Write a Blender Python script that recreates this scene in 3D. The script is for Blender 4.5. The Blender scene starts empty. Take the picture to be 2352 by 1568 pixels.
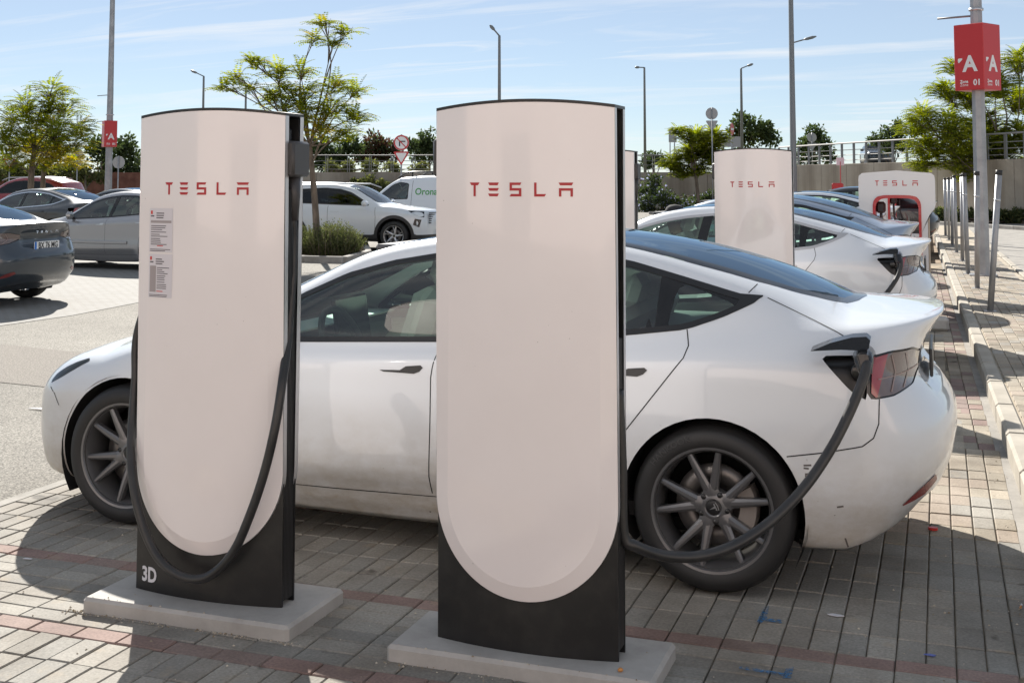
import bpy, bmesh, math, random
import numpy as np
from mathutils import Vector, Matrix, Euler
from mathutils.bvhtree import BVHTree
from math import sin, cos, pi, radians, sqrt, hypot

SC = bpy.context.scene
COL = SC.collection
RND = random.Random(7)

# ------------------------------------------------------------------ camera, sky, sun, exposure
CAM_H, YAW, PITCH = 1.67, 0.3443, 0.0672
cd = bpy.data.cameras.new('camera'); cam = bpy.data.objects.new('camera', cd); COL.objects.link(cam)
cam.location = (0, 0, CAM_H); cam.rotation_euler = (pi/2+PITCH, 0, YAW)
cd.sensor_width = 36; cd.lens = 2726.5/2352*36; cd.shift_y = -(784-232.2)/2352
cd.clip_start = 0.05; cd.clip_end = 2000
SC.camera = cam

SUN_EL, SUN_AZ = radians(32.0), math.atan2(-0.574, 0.819)      # azimuth from +Y towards +X
SDIR = Vector((sin(SUN_AZ)*cos(SUN_EL), cos(SUN_AZ)*cos(SUN_EL), sin(SUN_EL)))
sl = bpy.data.lights.new('sun', 'SUN'); sl.energy = 4.4; sl.angle = radians(0.55); sl.color = (1.0, 0.945, 0.865)
so = bpy.data.objects.new('sun', sl); COL.objects.link(so)
so.rotation_euler = (-SDIR).to_track_quat('-Z', 'Y').to_euler(); so.location = SDIR*60

W = bpy.data.worlds.new('World'); SC.world = W; W.use_nodes = True
nt = W.node_tree; nt.nodes.clear()
def N(t, typ, **k):
    n = t.nodes.new(typ)
    for a, b in k.items(): setattr(n, a, b)
    return n
sky = N(nt, 'ShaderNodeTexSky', sky_type='NISHITA', sun_disc=False, sun_elevation=SUN_EL, sun_rotation=SUN_AZ,
        altitude=50, air_density=0.75, dust_density=0.05, ozone_density=3.5)
bg = N(nt, 'ShaderNodeBackground'); bg.inputs['Strength'].default_value = 0.05
out = N(nt, 'ShaderNodeOutputWorld')
# thin cirrus streaks: stretched noise on the sky direction, projected on a high plane
tc = N(nt, 'ShaderNodeTexCoord'); sep = N(nt, 'ShaderNodeSeparateXYZ')
nt.links.new(tc.outputs['Generated'], sep.inputs[0])
zc = N(nt, 'ShaderNodeMath', operation='MAXIMUM'); zc.inputs[1].default_value = 0.02; nt.links.new(sep.outputs['Z'], zc.inputs[0])
za = N(nt, 'ShaderNodeMath', operation='ADD'); za.inputs[1].default_value = 0.10; nt.links.new(zc.outputs[0], za.inputs[0])
dx = N(nt, 'ShaderNodeMath', operation='DIVIDE'); dy = N(nt, 'ShaderNodeMath', operation='DIVIDE')
nt.links.new(sep.outputs['X'], dx.inputs[0]); nt.links.new(za.outputs[0], dx.inputs[1])
nt.links.new(sep.outputs['Y'], dy.inputs[0]); nt.links.new(za.outputs[0], dy.inputs[1])
cmb = N(nt, 'ShaderNodeCombineXYZ'); nt.links.new(dx.outputs[0], cmb.inputs[0]); nt.links.new(dy.outputs[0], cmb.inputs[1])
mp = N(nt, 'ShaderNodeMapping'); mp.inputs['Rotation'].default_value = (0, 0, radians(-31)); mp.inputs['Scale'].default_value = (0.42, 1.9, 1)
mp.inputs['Location'].default_value = (2.1, 0.6, 0)
nt.links.new(cmb.outputs[0], mp.inputs[0])
n1 = N(nt, 'ShaderNodeTexNoise'); n1.inputs['Scale'].default_value = 1.35; n1.inputs['Detail'].default_value = 7; n1.inputs['Roughness'].default_value = 0.62
n1.inputs['Distortion'].default_value = 0.9
nt.links.new(mp.outputs[0], n1.inputs['Vector'])
cr = N(nt, 'ShaderNodeValToRGB'); cr.color_ramp.elements[0].position = 0.50; cr.color_ramp.elements[1].position = 0.74
nt.links.new(n1.outputs['Fac'], cr.inputs[0])
cm = N(nt, 'ShaderNodeMath', operation='MULTIPLY'); cm.inputs[1].default_value = 0.95; n2 = N(nt, 'ShaderNodeTexNoise'); n2.inputs['Scale'].default_value = 0.55; n2.inputs['Detail'].default_value = 3; nt.links.new(cmb.outputs[0], n2.inputs['Vector'])
cr2 = N(nt, 'ShaderNodeValToRGB'); cr2.color_ramp.elements[0].position = 0.34; cr2.color_ramp.elements[1].position = 0.56; nt.links.new(n2.outputs['Fac'], cr2.inputs[0])
cmk = N(nt, 'ShaderNodeMixRGB', blend_type='MULTIPLY'); cmk.inputs[0].default_value = 0.9; nt.links.new(cr.outputs[0], cmk.inputs[1]); nt.links.new(cr2.outputs[0], cmk.inputs[2])
nt.links.new(cmk.outputs[0], cm.inputs[0])
mixc = N(nt, 'ShaderNodeMixRGB'); mixc.inputs[2].default_value = (8.0, 8.1, 8.2, 1)
veil = N(nt, 'ShaderNodeMixRGB'); veil.inputs[0].default_value = 0.52; veil.inputs[2].default_value = (5.2, 5.7, 6.1, 1)      # thin high haze
nt.links.new(sky.outputs[0], veil.inputs[1])
nt.links.new(cm.outputs[0], mixc.inputs[0]); nt.links.new(veil.outputs[0], mixc.inputs[1])
nt.links.new(mixc.outputs[0], bg.inputs[0]); nt.links.new(bg.outputs[0], out.inputs[0])

SC.view_settings.view_transform = 'Standard'; SC.view_settings.look = 'None'
SC.view_settings.exposure = 1.25; SC.view_settings.gamma = 1.0
SC.render.engine = 'CYCLES'
SC.cycles.use_denoising = True; SC.cycles.max_bounces = 9; SC.cycles.transparent_max_bounces = 24
SC.cycles.diffuse_bounces = 4; SC.cycles.glossy_bounces = 4
SC.cycles.caustics_reflective = False; SC.cycles.caustics_refractive = False
SC.cycles.sample_clamp_indirect = 6

# ------------------------------------------------------------------ helpers
CXP, FP, CYP = 1176, 2726.5, 232.2        # photo px, 2352 wide
_fw = np.array([-sin(YAW)*cos(PITCH), cos(YAW)*cos(PITCH), sin(PITCH)]); _r = np.array([cos(YAW), sin(YAW), 0.]); _u = np.cross(_r, _fw)
_C = np.array([0, 0, CAM_H])
def _ray(x, y): return _fw+_r*(x-CXP)/FP+_u*(CYP-y)/FP
def atZ(x, y, z=0.): d = _ray(x, y); return Vector(_C+d*((z-CAM_H)/d[2]))
def atY(x, y, Y): d = _ray(x, y); return Vector(_C+d*(Y/d[1]))
def atX(x, y, X): d = _ray(x, y); return Vector(_C+d*(X/d[0]))
def atD(x, y, D): return Vector(_C+_ray(x, y)*D)      # at image-plane depth D

def tag(o, label=None, cat=None, group=None, kind=None):
    if label: o['label'] = label
    if cat: o['category'] = cat
    if group: o['group'] = group
    if kind: o['kind'] = kind
    return o
def empty(name, loc=(0, 0, 0), rz=0, label=None, cat=None, group=None, parent=None):
    o = bpy.data.objects.new(name, None); COL.objects.link(o); o.location = loc; o.rotation_euler = (0, 0, rz)
    o.empty_display_size = 0.2
    if parent: o.parent = parent
    return tag(o, label, cat, group)
def link_mesh(name, me, parent=None, loc=None, rz=None):
    o = bpy.data.objects.new(name, me); COL.objects.link(o)
    if parent: o.parent = parent
    if loc is not None: o.location = loc
    if rz is not None: o.rotation_euler = (0, 0, rz)
    return o
def copy_tree(o, parent=None):
    c = o.copy(); COL.objects.link(c); c.parent = parent
    for ch in o.children: copy_tree(ch, c)
    return c
def override(o, mat):
    for s in o.material_slots: s.link = 'OBJECT'; s.material = mat

class MB:
    """collects verts and faces; build() links them as ONE mesh object"""
    def __init__(s): s.v = []; s.f = []; s.sm = []
    def add(s, vs, fs, smooth=False):
        b = len(s.v); s.v += [tuple(p) for p in vs]
        s.f += [tuple(i+b for i in f) for f in fs]; s.sm += [smooth]*len(fs); return s
    def box(s, c, d, rz=0, bev=0, m=None):
        cx, cy, cz = c; hx, hy, hz = d[0]/2, d[1]/2, d[2]/2
        if bev > 0:
            e = min(bev, hx*.9, hy*.9, hz*.9); vs = []
            for sx in (-1, 1):
                for sy in (-1, 1):
                    for sz in (-1, 1):
                        vs += [(sx*(hx-e), sy*(hy-e), sz*hz), (sx*(hx-e), sy*hy, sz*(hz-e)), (sx*hx, sy*(hy-e), sz*(hz-e))]
            bm = bmesh.new()
            for p in vs: bm.verts.new(p)
            bmesh.ops.convex_hull(bm, input=bm.verts)
            bmesh.ops.dissolve_limit(bm, angle_limit=.02, verts=bm.verts, edges=bm.edges)
            bm.verts.index_update()
            V = [v.co.copy() for v in bm.verts]; F = [[v.index for v in f.verts] for f in bm.faces]; bm.free()
        else:
            V = [Vector((x, y, z)) for x in (-hx, hx) for y in (-hy, hy) for z in (-hz, hz)]
            F = [(0, 1, 3, 2), (4, 6, 7, 5), (0, 4, 5, 1), (2, 3, 7, 6), (0, 2, 6, 4), (1, 5, 7, 3)]
        if m is None: m = Matrix.Translation(c) @ Matrix.Rotation(rz, 4, 'Z')
        s.add([m @ p for p in V], F); return s
    def ring(s, rings, closed_u=True, caps=True, smooth=True):
        """rings: list of equal-length point loops"""
        n = len(rings[0]); b = len(s.v)
        vs = [p for r in rings for p in r]; fs = []
        for i in range(len(rings)-1):
            for j in range(n if closed_u else n-1):
                k = (j+1) % n
                fs.append((i*n+j, i*n+k, (i+1)*n+k, (i+1)*n+j))
        s.add(vs, fs, smooth)
        if caps and closed_u:
            s.f += [tuple(b+i for i in range(n-1, -1, -1)), tuple(b+(len(rings)-1)*n+i for i in range(n))]; s.sm += [False, False]
        return s
    def tube(s, pts, r, n=10, caps=True, smooth=True):
        pts = [Vector(p) for p in pts]; R = r if isinstance(r, (list, tuple)) else [r]*len(pts)
        rings = []; up = None
        for i, p in enumerate(pts):
            t = (pts[min(i+1, len(pts)-1)]-pts[max(i-1, 0)]).normalized()
            if up is None:
                up = Vector((0, 0, 1)) if abs(t.z) < .9 else Vector((1, 0, 0))
            a = t.cross(up).normalized(); bb = a.cross(t).normalized(); up = bb
            rings.append([p+(a*cos(2*pi*k/n)+bb*sin(2*pi*k/n))*R[i] for k in range(n)])
        return s.ring(rings, True, caps, smooth)
    def lathe(s, prof, axis='Z', n=32, c=(0, 0, 0), smooth=True, close=False):
        """prof: (radius, height) pairs; axis Z or Y"""
        c = Vector(c); rings = []
        for r, h in prof:
            row = []
            for k in range(n):
                a = 2*pi*k/n
                row.append(c+(Vector((r*cos(a), r*sin(a), h)) if axis == 'Z' else Vector((r*cos(a), h, r*sin(a)))))
            rings.append(row)
        if axis == 'Y': rings = [list(reversed(r)) for r in rings]
        return s.ring(rings, True, close, smooth)
    def prism(s, poly, t, m=Matrix(), smooth=False):
        """poly in xy, extruded from z=0 to z=t"""
        n = len(poly); vs = [m @ Vector((x, y, 0)) for x, y in poly]+[m @ Vector((x, y, t)) for x, y in poly]
        fs = [tuple(range(n-1, -1, -1)), tuple(range(n, 2*n))]+[(i, (i+1) % n, n+(i+1) % n, n+i) for i in range(n)]
        return s.add(vs, fs, smooth)
    def mesh(s, name, mat):
        me = bpy.data.meshes.new(name); me.from_pydata(s.v, [], s.f)
        me.materials.append(mat)
        me.polygons.foreach_set('use_smooth', s.sm); me.update(); return me
    def build(s, name, mat, parent=None, loc=None, rz=None, sharp=None):
        me = s.mesh(name, mat)
        if sharp:
            me.polygons.foreach_set('use_smooth', [True]*len(me.polygons)); me.set_sharp_from_angle(angle=radians(sharp))
        return link_mesh(name, me, parent, loc, rz)

def catmull(P, per):
    """smooth curve through points P (tuples), per samples for each span"""
    P = [np.array(p, float) for p in P]; out = []
    for i in range(len(P)-1):
        p0 = P[i-1] if i else 2*P[0]-P[1]; p1, p2 = P[i], P[i+1]; p3 = P[i+2] if i+2 < len(P) else 2*P[-1]-P[-2]
        for k in range(per):
            t = k/per
            out.append(.5*(2*p1+(p2-p0)*t+(2*p0-5*p1+4*p2-p3)*t*t+(3*p1-p0-3*p2+p3)*t**3))
    out.append(P[-1]); return [tuple(q) for q in out]
def interp(keys, x):
    """monotone cubic (PCHIP-like) interpolation of keys [(x, y...)]"""
    X = [k[0] for k in keys]
    if x <= X[0]: return np.array(keys[0][1:], float)
    if x >= X[-1]: return np.array(keys[-1][1:], float)
    i = max(j for j in range(len(X)-1) if X[j] <= x)
    Yk = [np.array(k[1:], float) for k in keys]
    def slope(j):
        if j == 0: return (Yk[1]-Yk[0])/(X[1]-X[0])
        if j == len(X)-1: return (Yk[-1]-Yk[-2])/(X[-1]-X[-2])
        a = (Yk[j]-Yk[j-1])/(X[j]-X[j-1]); b = (Yk[j+1]-Yk[j])/(X[j+1]-X[j]); h0 = X[j]-X[j-1]; h1 = X[j+1]-X[j]
        return (a*h1+b*h0)/(h0+h1)
    h = X[i+1]-X[i]; t = (x-X[i])/h; m0, m1 = slope(i)*h, slope(i+1)*h
    return (2*t**3-3*t*t+1)*Yk[i]+(t**3-2*t*t+t)*m0+(-2*t**3+3*t*t)*Yk[i+1]+(t**3-t*t)*m1

# ------------------------------------------------------------------ materials
MATS = {}
def mat(name, col=(.5, .5, .5), rough=.6, metal=0., coat=0., spec=.5, **k):
    m = bpy.data.materials.new(name); m.use_nodes = True; MATS[name] = m
    b = m.node_tree.nodes['Principled BSDF']
    b.inputs['Base Color'].default_value = (*col, 1); b.inputs['Roughness'].default_value = rough
    b.inputs['Metallic'].default_value = metal; b.inputs['Coat Weight'].default_value = coat; b.inputs['Coat Roughness'].default_value = .04
    b.inputs['Specular IOR Level'].default_value = spec
    return m
def bsdf(m): return m.node_tree.nodes['Principled BSDF']
def noise_col(m, c1, c2, scale=5., detail=4., lo=.35, hi=.65, coord='Object', stretch=None, target='Base Color', seed=0., rough=.6):
    t = m.node_tree; co = N(t, 'ShaderNodeNewGeometry' if coord == 'Position' else 'ShaderNodeTexCoord'); nz = N(t, 'ShaderNodeTexNoise'); nz.inputs['Scale'].default_value = scale
    nz.inputs['Detail'].default_value = detail; nz.inputs['Roughness'].default_value = rough
    mpn = N(t, 'ShaderNodeMapping'); mpn.inputs['Location'].default_value = (seed, seed*.7, seed*.3)
    if stretch: mpn.inputs['Scale'].default_value = stretch
    t.links.new(co.outputs[coord], mpn.inputs[0]); t.links.new(mpn.outputs[0], nz.inputs['Vector'])
    r = N(t, 'ShaderNodeValToRGB'); r.color_ramp.elements[0].position = lo; r.color_ramp.elements[1].position = hi
    r.color_ramp.elements[0].color = (*c1, 1); r.color_ramp.elements[1].color = (*c2, 1)
    t.links.new(nz.outputs['Fac'], r.inputs[0])
    if target: t.links.new(r.outputs[0], bsdf(m).inputs[target])
    return r
def mul(m, ra, rb, kind='MULTIPLY', fac=1.):
    t = m.node_tree; x = N(t, 'ShaderNodeMixRGB', blend_type=kind); x.inputs[0].default_value = fac
    t.links.new(ra.outputs[0], x.inputs[1]); t.links.new(rb.outputs[0], x.inputs[2]); t.links.new(x.outputs[0], bsdf(m).inputs['Base Color']); return x
def bump(m, scale=200., strength=.3, dist=.002, detail=3., coord='Object', stretch=None):
    t = m.node_tree; co = N(t, 'ShaderNodeNewGeometry' if coord == 'Position' else 'ShaderNodeTexCoord'); nz = N(t, 'ShaderNodeTexNoise'); nz.inputs['Scale'].default_value = scale; nz.inputs['Detail'].default_value = detail
    src = co.outputs[coord]
    if stretch:
        mpn = N(t, 'ShaderNodeMapping'); mpn.inputs['Scale'].default_value = stretch; t.links.new(src, mpn.inputs[0]); src = mpn.outputs[0]
    t.links.new(src, nz.inputs['Vector'])
    b = N(t, 'ShaderNodeBump'); b.inputs['Strength'].default_value = strength; b.inputs['Distance'].default_value = dist
    t.links.new(nz.outputs['Fac'], b.inputs['Height']); t.links.new(b.outputs[0], bsdf(m).inputs['Normal']); return b
def glass(name, tint, ior=1.5, rough=.0, refl=(.9, .9, .9)):
    m = bpy.data.materials.new(name); m.use_nodes = True; t = m.node_tree; t.nodes.clear(); MATS[name] = m
    tr = N(t, 'ShaderNodeBsdfTransparent'); tr.inputs[0].default_value = (*tint, 1)
    gl = N(t, 'ShaderNodeBsdfGlossy'); gl.inputs['Roughness'].default_value = rough; gl.inputs[0].default_value = (*refl, 1)
    fr = N(t, 'ShaderNodeFresnel'); fr.inputs['IOR'].default_value = ior; mx = N(t, 'ShaderNodeMixShader'); o = N(t, 'ShaderNodeOutputMaterial')
    t.links.new(fr.outputs[0], mx.inputs[0]); t.links.new(tr.outputs[0], mx.inputs[1]); t.links.new(gl.outputs[0], mx.inputs[2]); t.links.new(mx.outputs[0], o.inputs[0])
    return m
def leafmat(name, c1, c2, trans=.45, scale=3.):
    m = bpy.data.materials.new(name); m.use_nodes = True; t = m.node_tree; t.nodes.clear(); MATS[name] = m
    co = N(t, 'ShaderNodeNewGeometry'); r = N(t, 'ShaderNodeValToRGB')
    r.color_ramp.elements[0].color = (*c1, 1); r.color_ramp.elements[1].color = (*c2, 1)
    t.links.new(co.outputs['Random Per Island'], r.inputs[0])
    d = N(t, 'ShaderNodeBsdfDiffuse'); tr = N(t, 'ShaderNodeBsdfTranslucent'); mx = N(t, 'ShaderNodeMixShader'); mx.inputs[0].default_value = trans
    g = N(t, 'ShaderNodeBsdfGlossy'); g.inputs['Roughness'].default_value = .65; mg = N(t, 'ShaderNodeMixShader'); mg.inputs[0].default_value = .02
    hs = N(t, 'ShaderNodeHueSaturation'); hs.inputs['Value'].default_value = 1.5; hs.inputs['Saturation'].default_value = 1.15
    o = N(t, 'ShaderNodeOutputMaterial')
    t.links.new(r.outputs[0], d.inputs[0]); t.links.new(r.outputs[0], hs.inputs['Color']); t.links.new(hs.outputs[0], tr.inputs[0])
    t.links.new(d.outputs[0], mx.inputs[1]); t.links.new(tr.outputs[0], mx.inputs[2])
    t.links.new(mx.outputs[0], mg.inputs[1]); t.links.new(g.outputs[0], mg.inputs[2]); t.links.new(mg.outputs[0], o.inputs[0])
    return m
def paint(name, col, metal=0., rough=.35, dirt=None):
    m = mat(name, col, rough, metal, coat=1.0)
    bsdf(m).inputs['Coat Roughness'].default_value = .015
    if dirt:
        # road film and specks that thicken toward the sills, as on the real car
        t = m.node_tree; co = N(t, 'ShaderNodeTexCoord'); sp = N(t, 'ShaderNodeSeparateXYZ'); t.links.new(co.outputs['Object'], sp.inputs[0])
        mr = N(t, 'ShaderNodeMapRange'); mr.inputs[1].default_value = .72; mr.inputs[2].default_value = .22; t.links.new(sp.outputs['Z'], mr.inputs[0])
        nz = N(t, 'ShaderNodeTexNoise'); nz.inputs['Scale'].default_value = 7; nz.inputs['Detail'].default_value = 8; nz.inputs['Roughness'].default_value = .7
        mpn = N(t, 'ShaderNodeMapping'); mpn.inputs['Scale'].default_value = (1, 1, 1.6); t.links.new(co.outputs['Object'], mpn.inputs[0]); t.links.new(mpn.outputs[0], nz.inputs['Vector'])
        m0 = N(t, 'ShaderNodeMath', operation='MULTIPLY'); t.links.new(mr.outputs[0], m0.inputs[0]); t.links.new(nz.outputs['Fac'], m0.inputs[1])
        mm = N(t, 'ShaderNodeMath', operation='MULTIPLY', use_clamp=True); mm.inputs[1].default_value = 1.5; t.links.new(m0.outputs[0], mm.inputs[0])
        mx = N(t, 'ShaderNodeMixRGB'); mx.inputs[1].default_value = (*col, 1); mx.inputs[2].default_value = (*dirt, 1)
        t.links.new(mm.outputs[0], mx.inputs[0])
        sn = N(t, 'ShaderNodeTexNoise'); sn.inputs['Scale'].default_value = 34; sn.inputs['Detail'].default_value = 3
        t.links.new(co.outputs['Object'], sn.inputs['Vector'])
        sr = N(t, 'ShaderNodeValToRGB'); sr.color_ramp.elements[0].position = .735; sr.color_ramp.elements[1].position = .775; t.links.new(sn.outputs['Fac'], sr.inputs[0])
        s2 = N(t, 'ShaderNodeMath', operation='MULTIPLY'); t.links.new(sr.outputs[0], s2.inputs[0]); t.links.new(mr.outputs[0], s2.inputs[1])
        mx2 = N(t, 'ShaderNodeMixRGB'); mx2.inputs[2].default_value = (.12, .10, .085, 1); t.links.new(s2.outputs[0], mx2.inputs[0]); t.links.new(mx.outputs[0], mx2.inputs[1])
        t.links.new(mx2.outputs[0], bsdf(m).inputs['Base Color'])
        cw = N(t, 'ShaderNodeMapRange'); cw.inputs[3].default_value = 1.; cw.inputs[4].default_value = .35; t.links.new(mm.outputs[0], cw.inputs[0]); t.links.new(cw.outputs[0], bsdf(m).inputs['Coat Weight'])
    return m

M = dict(
    white=paint('white_paint', (.635, .67, .705), dirt=(.34, .30, .245)),
    white2=paint('white_paint_clean', (.655, .69, .725)),
    silver=paint('silver_paint', (.36, .355, .36), .6, .36),
    darkblue=paint('slate_blue_paint', (.028, .040, .055), .3, .35),
    blackp=paint('black_paint', (.012, .013, .015)),
    redp=paint('red_paint', (.28, .012, .02)),
    bluep=paint('pale_blue_paint', (.30, .36, .45), .6, .35),
    winglass=glass('side_window_glass', (.68, .88, .80), 1.9),
    roofglass=glass('tinted_roof_glass', (.028, .036, .042), 3.0, 0., (.66, .84, 1.0)),
    screen=glass('windscreen_glass', (.78, .92, .88), 1.5),
    dark_glass=glass('privacy_glass', (.06, .075, .08), 1.55),
    lens=glass('clear_lens', (.80, .84, .88), 1.5),
    trim=mat('satin_black_trim', (.012, .012, .013), .38),
    gloss_black=mat('gloss_black', (.008, .008, .009), .12),
    plastic=mat('black_plastic', (.028, .028, .029), .5),
    gap=mat('panel_gap', (.006, .006, .006), .9),
    chrome=mat('chrome', (.75, .76, .78), .12, 1.),
    alu=mat('brushed_aluminium', (.55, .56, .58), .3, 1.),
    tyre=mat('tyre_rubber', (.0145, .0145, .015), .6),
    rim=mat('dark_grey_wheel', (.155, .155, .16), .32, .55),
    rimsilver=mat('machined_wheel', (.62, .62, .64), .3, .9),
    disc=mat('brake_disc', (.17, .16, .155), .4, .8),
    caliper=mat('brake_caliper', (.24, .215, .20), .55, .3),
    taillens=mat('tail_light_red', (.30, .045, .045), .08, coat=1.),
    tailsmoke=mat('tail_light_smoked', (.125, .092, .085), .12, coat=1.),
    reflector=mat('red_reflector', (.17, .03, .03), .25),
    cabin=mat('pale_seat_leather', (.62, .60, .56), .6),
    cabin_dark=mat('dark_cabin_trim', (.035, .035, .036), .7),
    cabin_grey=mat('grey_cabin_trim', (.10, .10, .105), .7),
    plate=mat('plate_white', (.78, .78, .76), .4),
    plateblue=mat('plate_blue', (.02, .16, .55), .4),
    ink=mat('plate_ink', (.02, .02, .022), .5),
    green=mat('green_lettering', (.05, .30, .06), .5),
    lightbar=mat('lamp_divider', (.30, .22, .20), .3),
    satin=mat('satin_metal_trim', (.42, .43, .45), .5, .3),
    scuff=mat('scuff', (.10, .09, .085), .8),
    wellblack=mat('wheel_well_liner', (.010, .010, .010), .95),
)
# ------------------------------------------------------------------ surface with clipping (car bodies)
def sdf(poly):
    P = np.array(poly, float); Q = np.roll(P, -1, 0)
    def f(x, z):
        x = np.asarray(x, float); z = np.asarray(z, float); d = np.full(x.shape, 1e9); ins = np.zeros(x.shape, bool)
        for (ax, az), (bx, bz) in zip(P, Q):
            ex, ez = bx-ax, bz-az; t = np.clip(((x-ax)*ex+(z-az)*ez)/(ex*ex+ez*ez+1e-12), 0, 1)
            d = np.minimum(d, np.hypot(x-ax-t*ex, z-az-t*ez))
            c = ((az > z) != (bz > z)) & (x < (bx-ax)*(z-az)/(bz-az+1e-15)+ax); ins ^= c
        return np.where(ins, -d, d)
    return f
def segd(pts):
    def f(x, z):
        d = np.full(np.shape(x), 1e9)
        for (ax, az), (bx, bz) in zip(pts[:-1], pts[1:]):
            ex, ez = bx-ax, bz-az; t = np.clip(((x-ax)*ex+(z-az)*ez)/(ex*ex+ez*ez+1e-12), 0, 1)
            d = np.minimum(d, np.hypot(x-ax-t*ex, z-az-t*ez))
        return d
    return f

class Surf:
    def __init__(s): s.V = []; s.Nn = []; s.A = []
    def arrays(s):
        return np.array(s.V, float), np.array(s.Nn, float), np.array(s.A, float)
    def clip(s, faces, F):
        V, _, A = s.arrays(); val = F(V[:, 0], V[:, 1], V[:, 2], A); val = np.where(np.abs(val) < 1e-6, 1e-6, val)
        ins, outs, cache = [], [], {}
        def cut(a, b):
            k = (a, b) if a < b else (b, a)
            if k not in cache:
                i, j = k; t = val[i]/(val[i]-val[j]); cache[k] = len(s.V)
                s.V.append(tuple(np.array(s.V[i])*(1-t)+np.array(s.V[j])*t))
                n = np.array(s.Nn[i])*(1-t)+np.array(s.Nn[j])*t; s.Nn.append(tuple(n/(np.linalg.norm(n)+1e-12)))
                s.A.append(s.A[i]*(1-t)+s.A[j]*t)
            return cache[k]
        for f in faces:
            sg = [val[i] < 0 for i in f]
            if all(sg): ins.append(f); continue
            if not any(sg): outs.append(f); continue
            fi, fo = [], []
            for q in range(len(f)):
                a, b = f[q], f[(q+1) % len(f)]
                (fi if val[a] < 0 else fo).append(a)
                if (val[a] < 0) != (val[b] < 0):
                    c = cut(a, b); fi.append(c); fo.append(c)
            if len(fi) > 2: ins.append(tuple(fi))
            if len(fo) > 2: outs.append(tuple(fo))
        return ins, outs
    def objs(s, name, faces, mt, parent, off=0., thick=0.):
        """one object for each connected piece"""
        par = {}
        def find(a):
            while par.setdefault(a, a) != a: par[a] = par[par[a]]; a = par[a]
            return a
        for f in faces:
            for i in f[1:]: par[find(f[0])] = find(i)
        gr = {}
        for f in faces: gr.setdefault(find(f[0]), []).append(f)
        return [s.obj(name, g, mt, parent, off, thick) for g in gr.values() if len(g) > 2]
    def obj(s, name, faces, mt, parent, off=0., thick=0.):
        used = sorted({i for f in faces for i in f}); mp_ = {u: k for k, u in enumerate(used)}
        V = [Vector(s.V[u])+Vector(s.Nn[u])*off for u in used]; NN = [Vector(s.Nn[u]) for u in used]
        fs = [tuple(mp_[i] for i in f) for f in faces]
        if thick:      # give the piece a rim so that it is a slab, not a sheet
            n = len(V); cnt = {}
            for f in fs:
                for a, b in zip(f, f[1:]+f[:1]): cnt[(a, b)] = 1
            rim = [(a, b) for (a, b) in cnt if (b, a) not in cnt]
            V += [V[i]-NN[i]*thick for i in range(n)]; NN += NN[:n]
            fs = fs+[(b, a, a+n, b+n) for a, b in rim]
        me = bpy.data.meshes.new(name); me.from_pydata(V, [], fs); me.materials.append(mt)
        me.polygons.foreach_set('use_smooth', [True]*len(fs)); me.update()
        try: me.normals_split_custom_set_from_vertices([tuple(n) for n in NN])
        except Exception: pass
        return link_mesh(name, me, parent)

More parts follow.
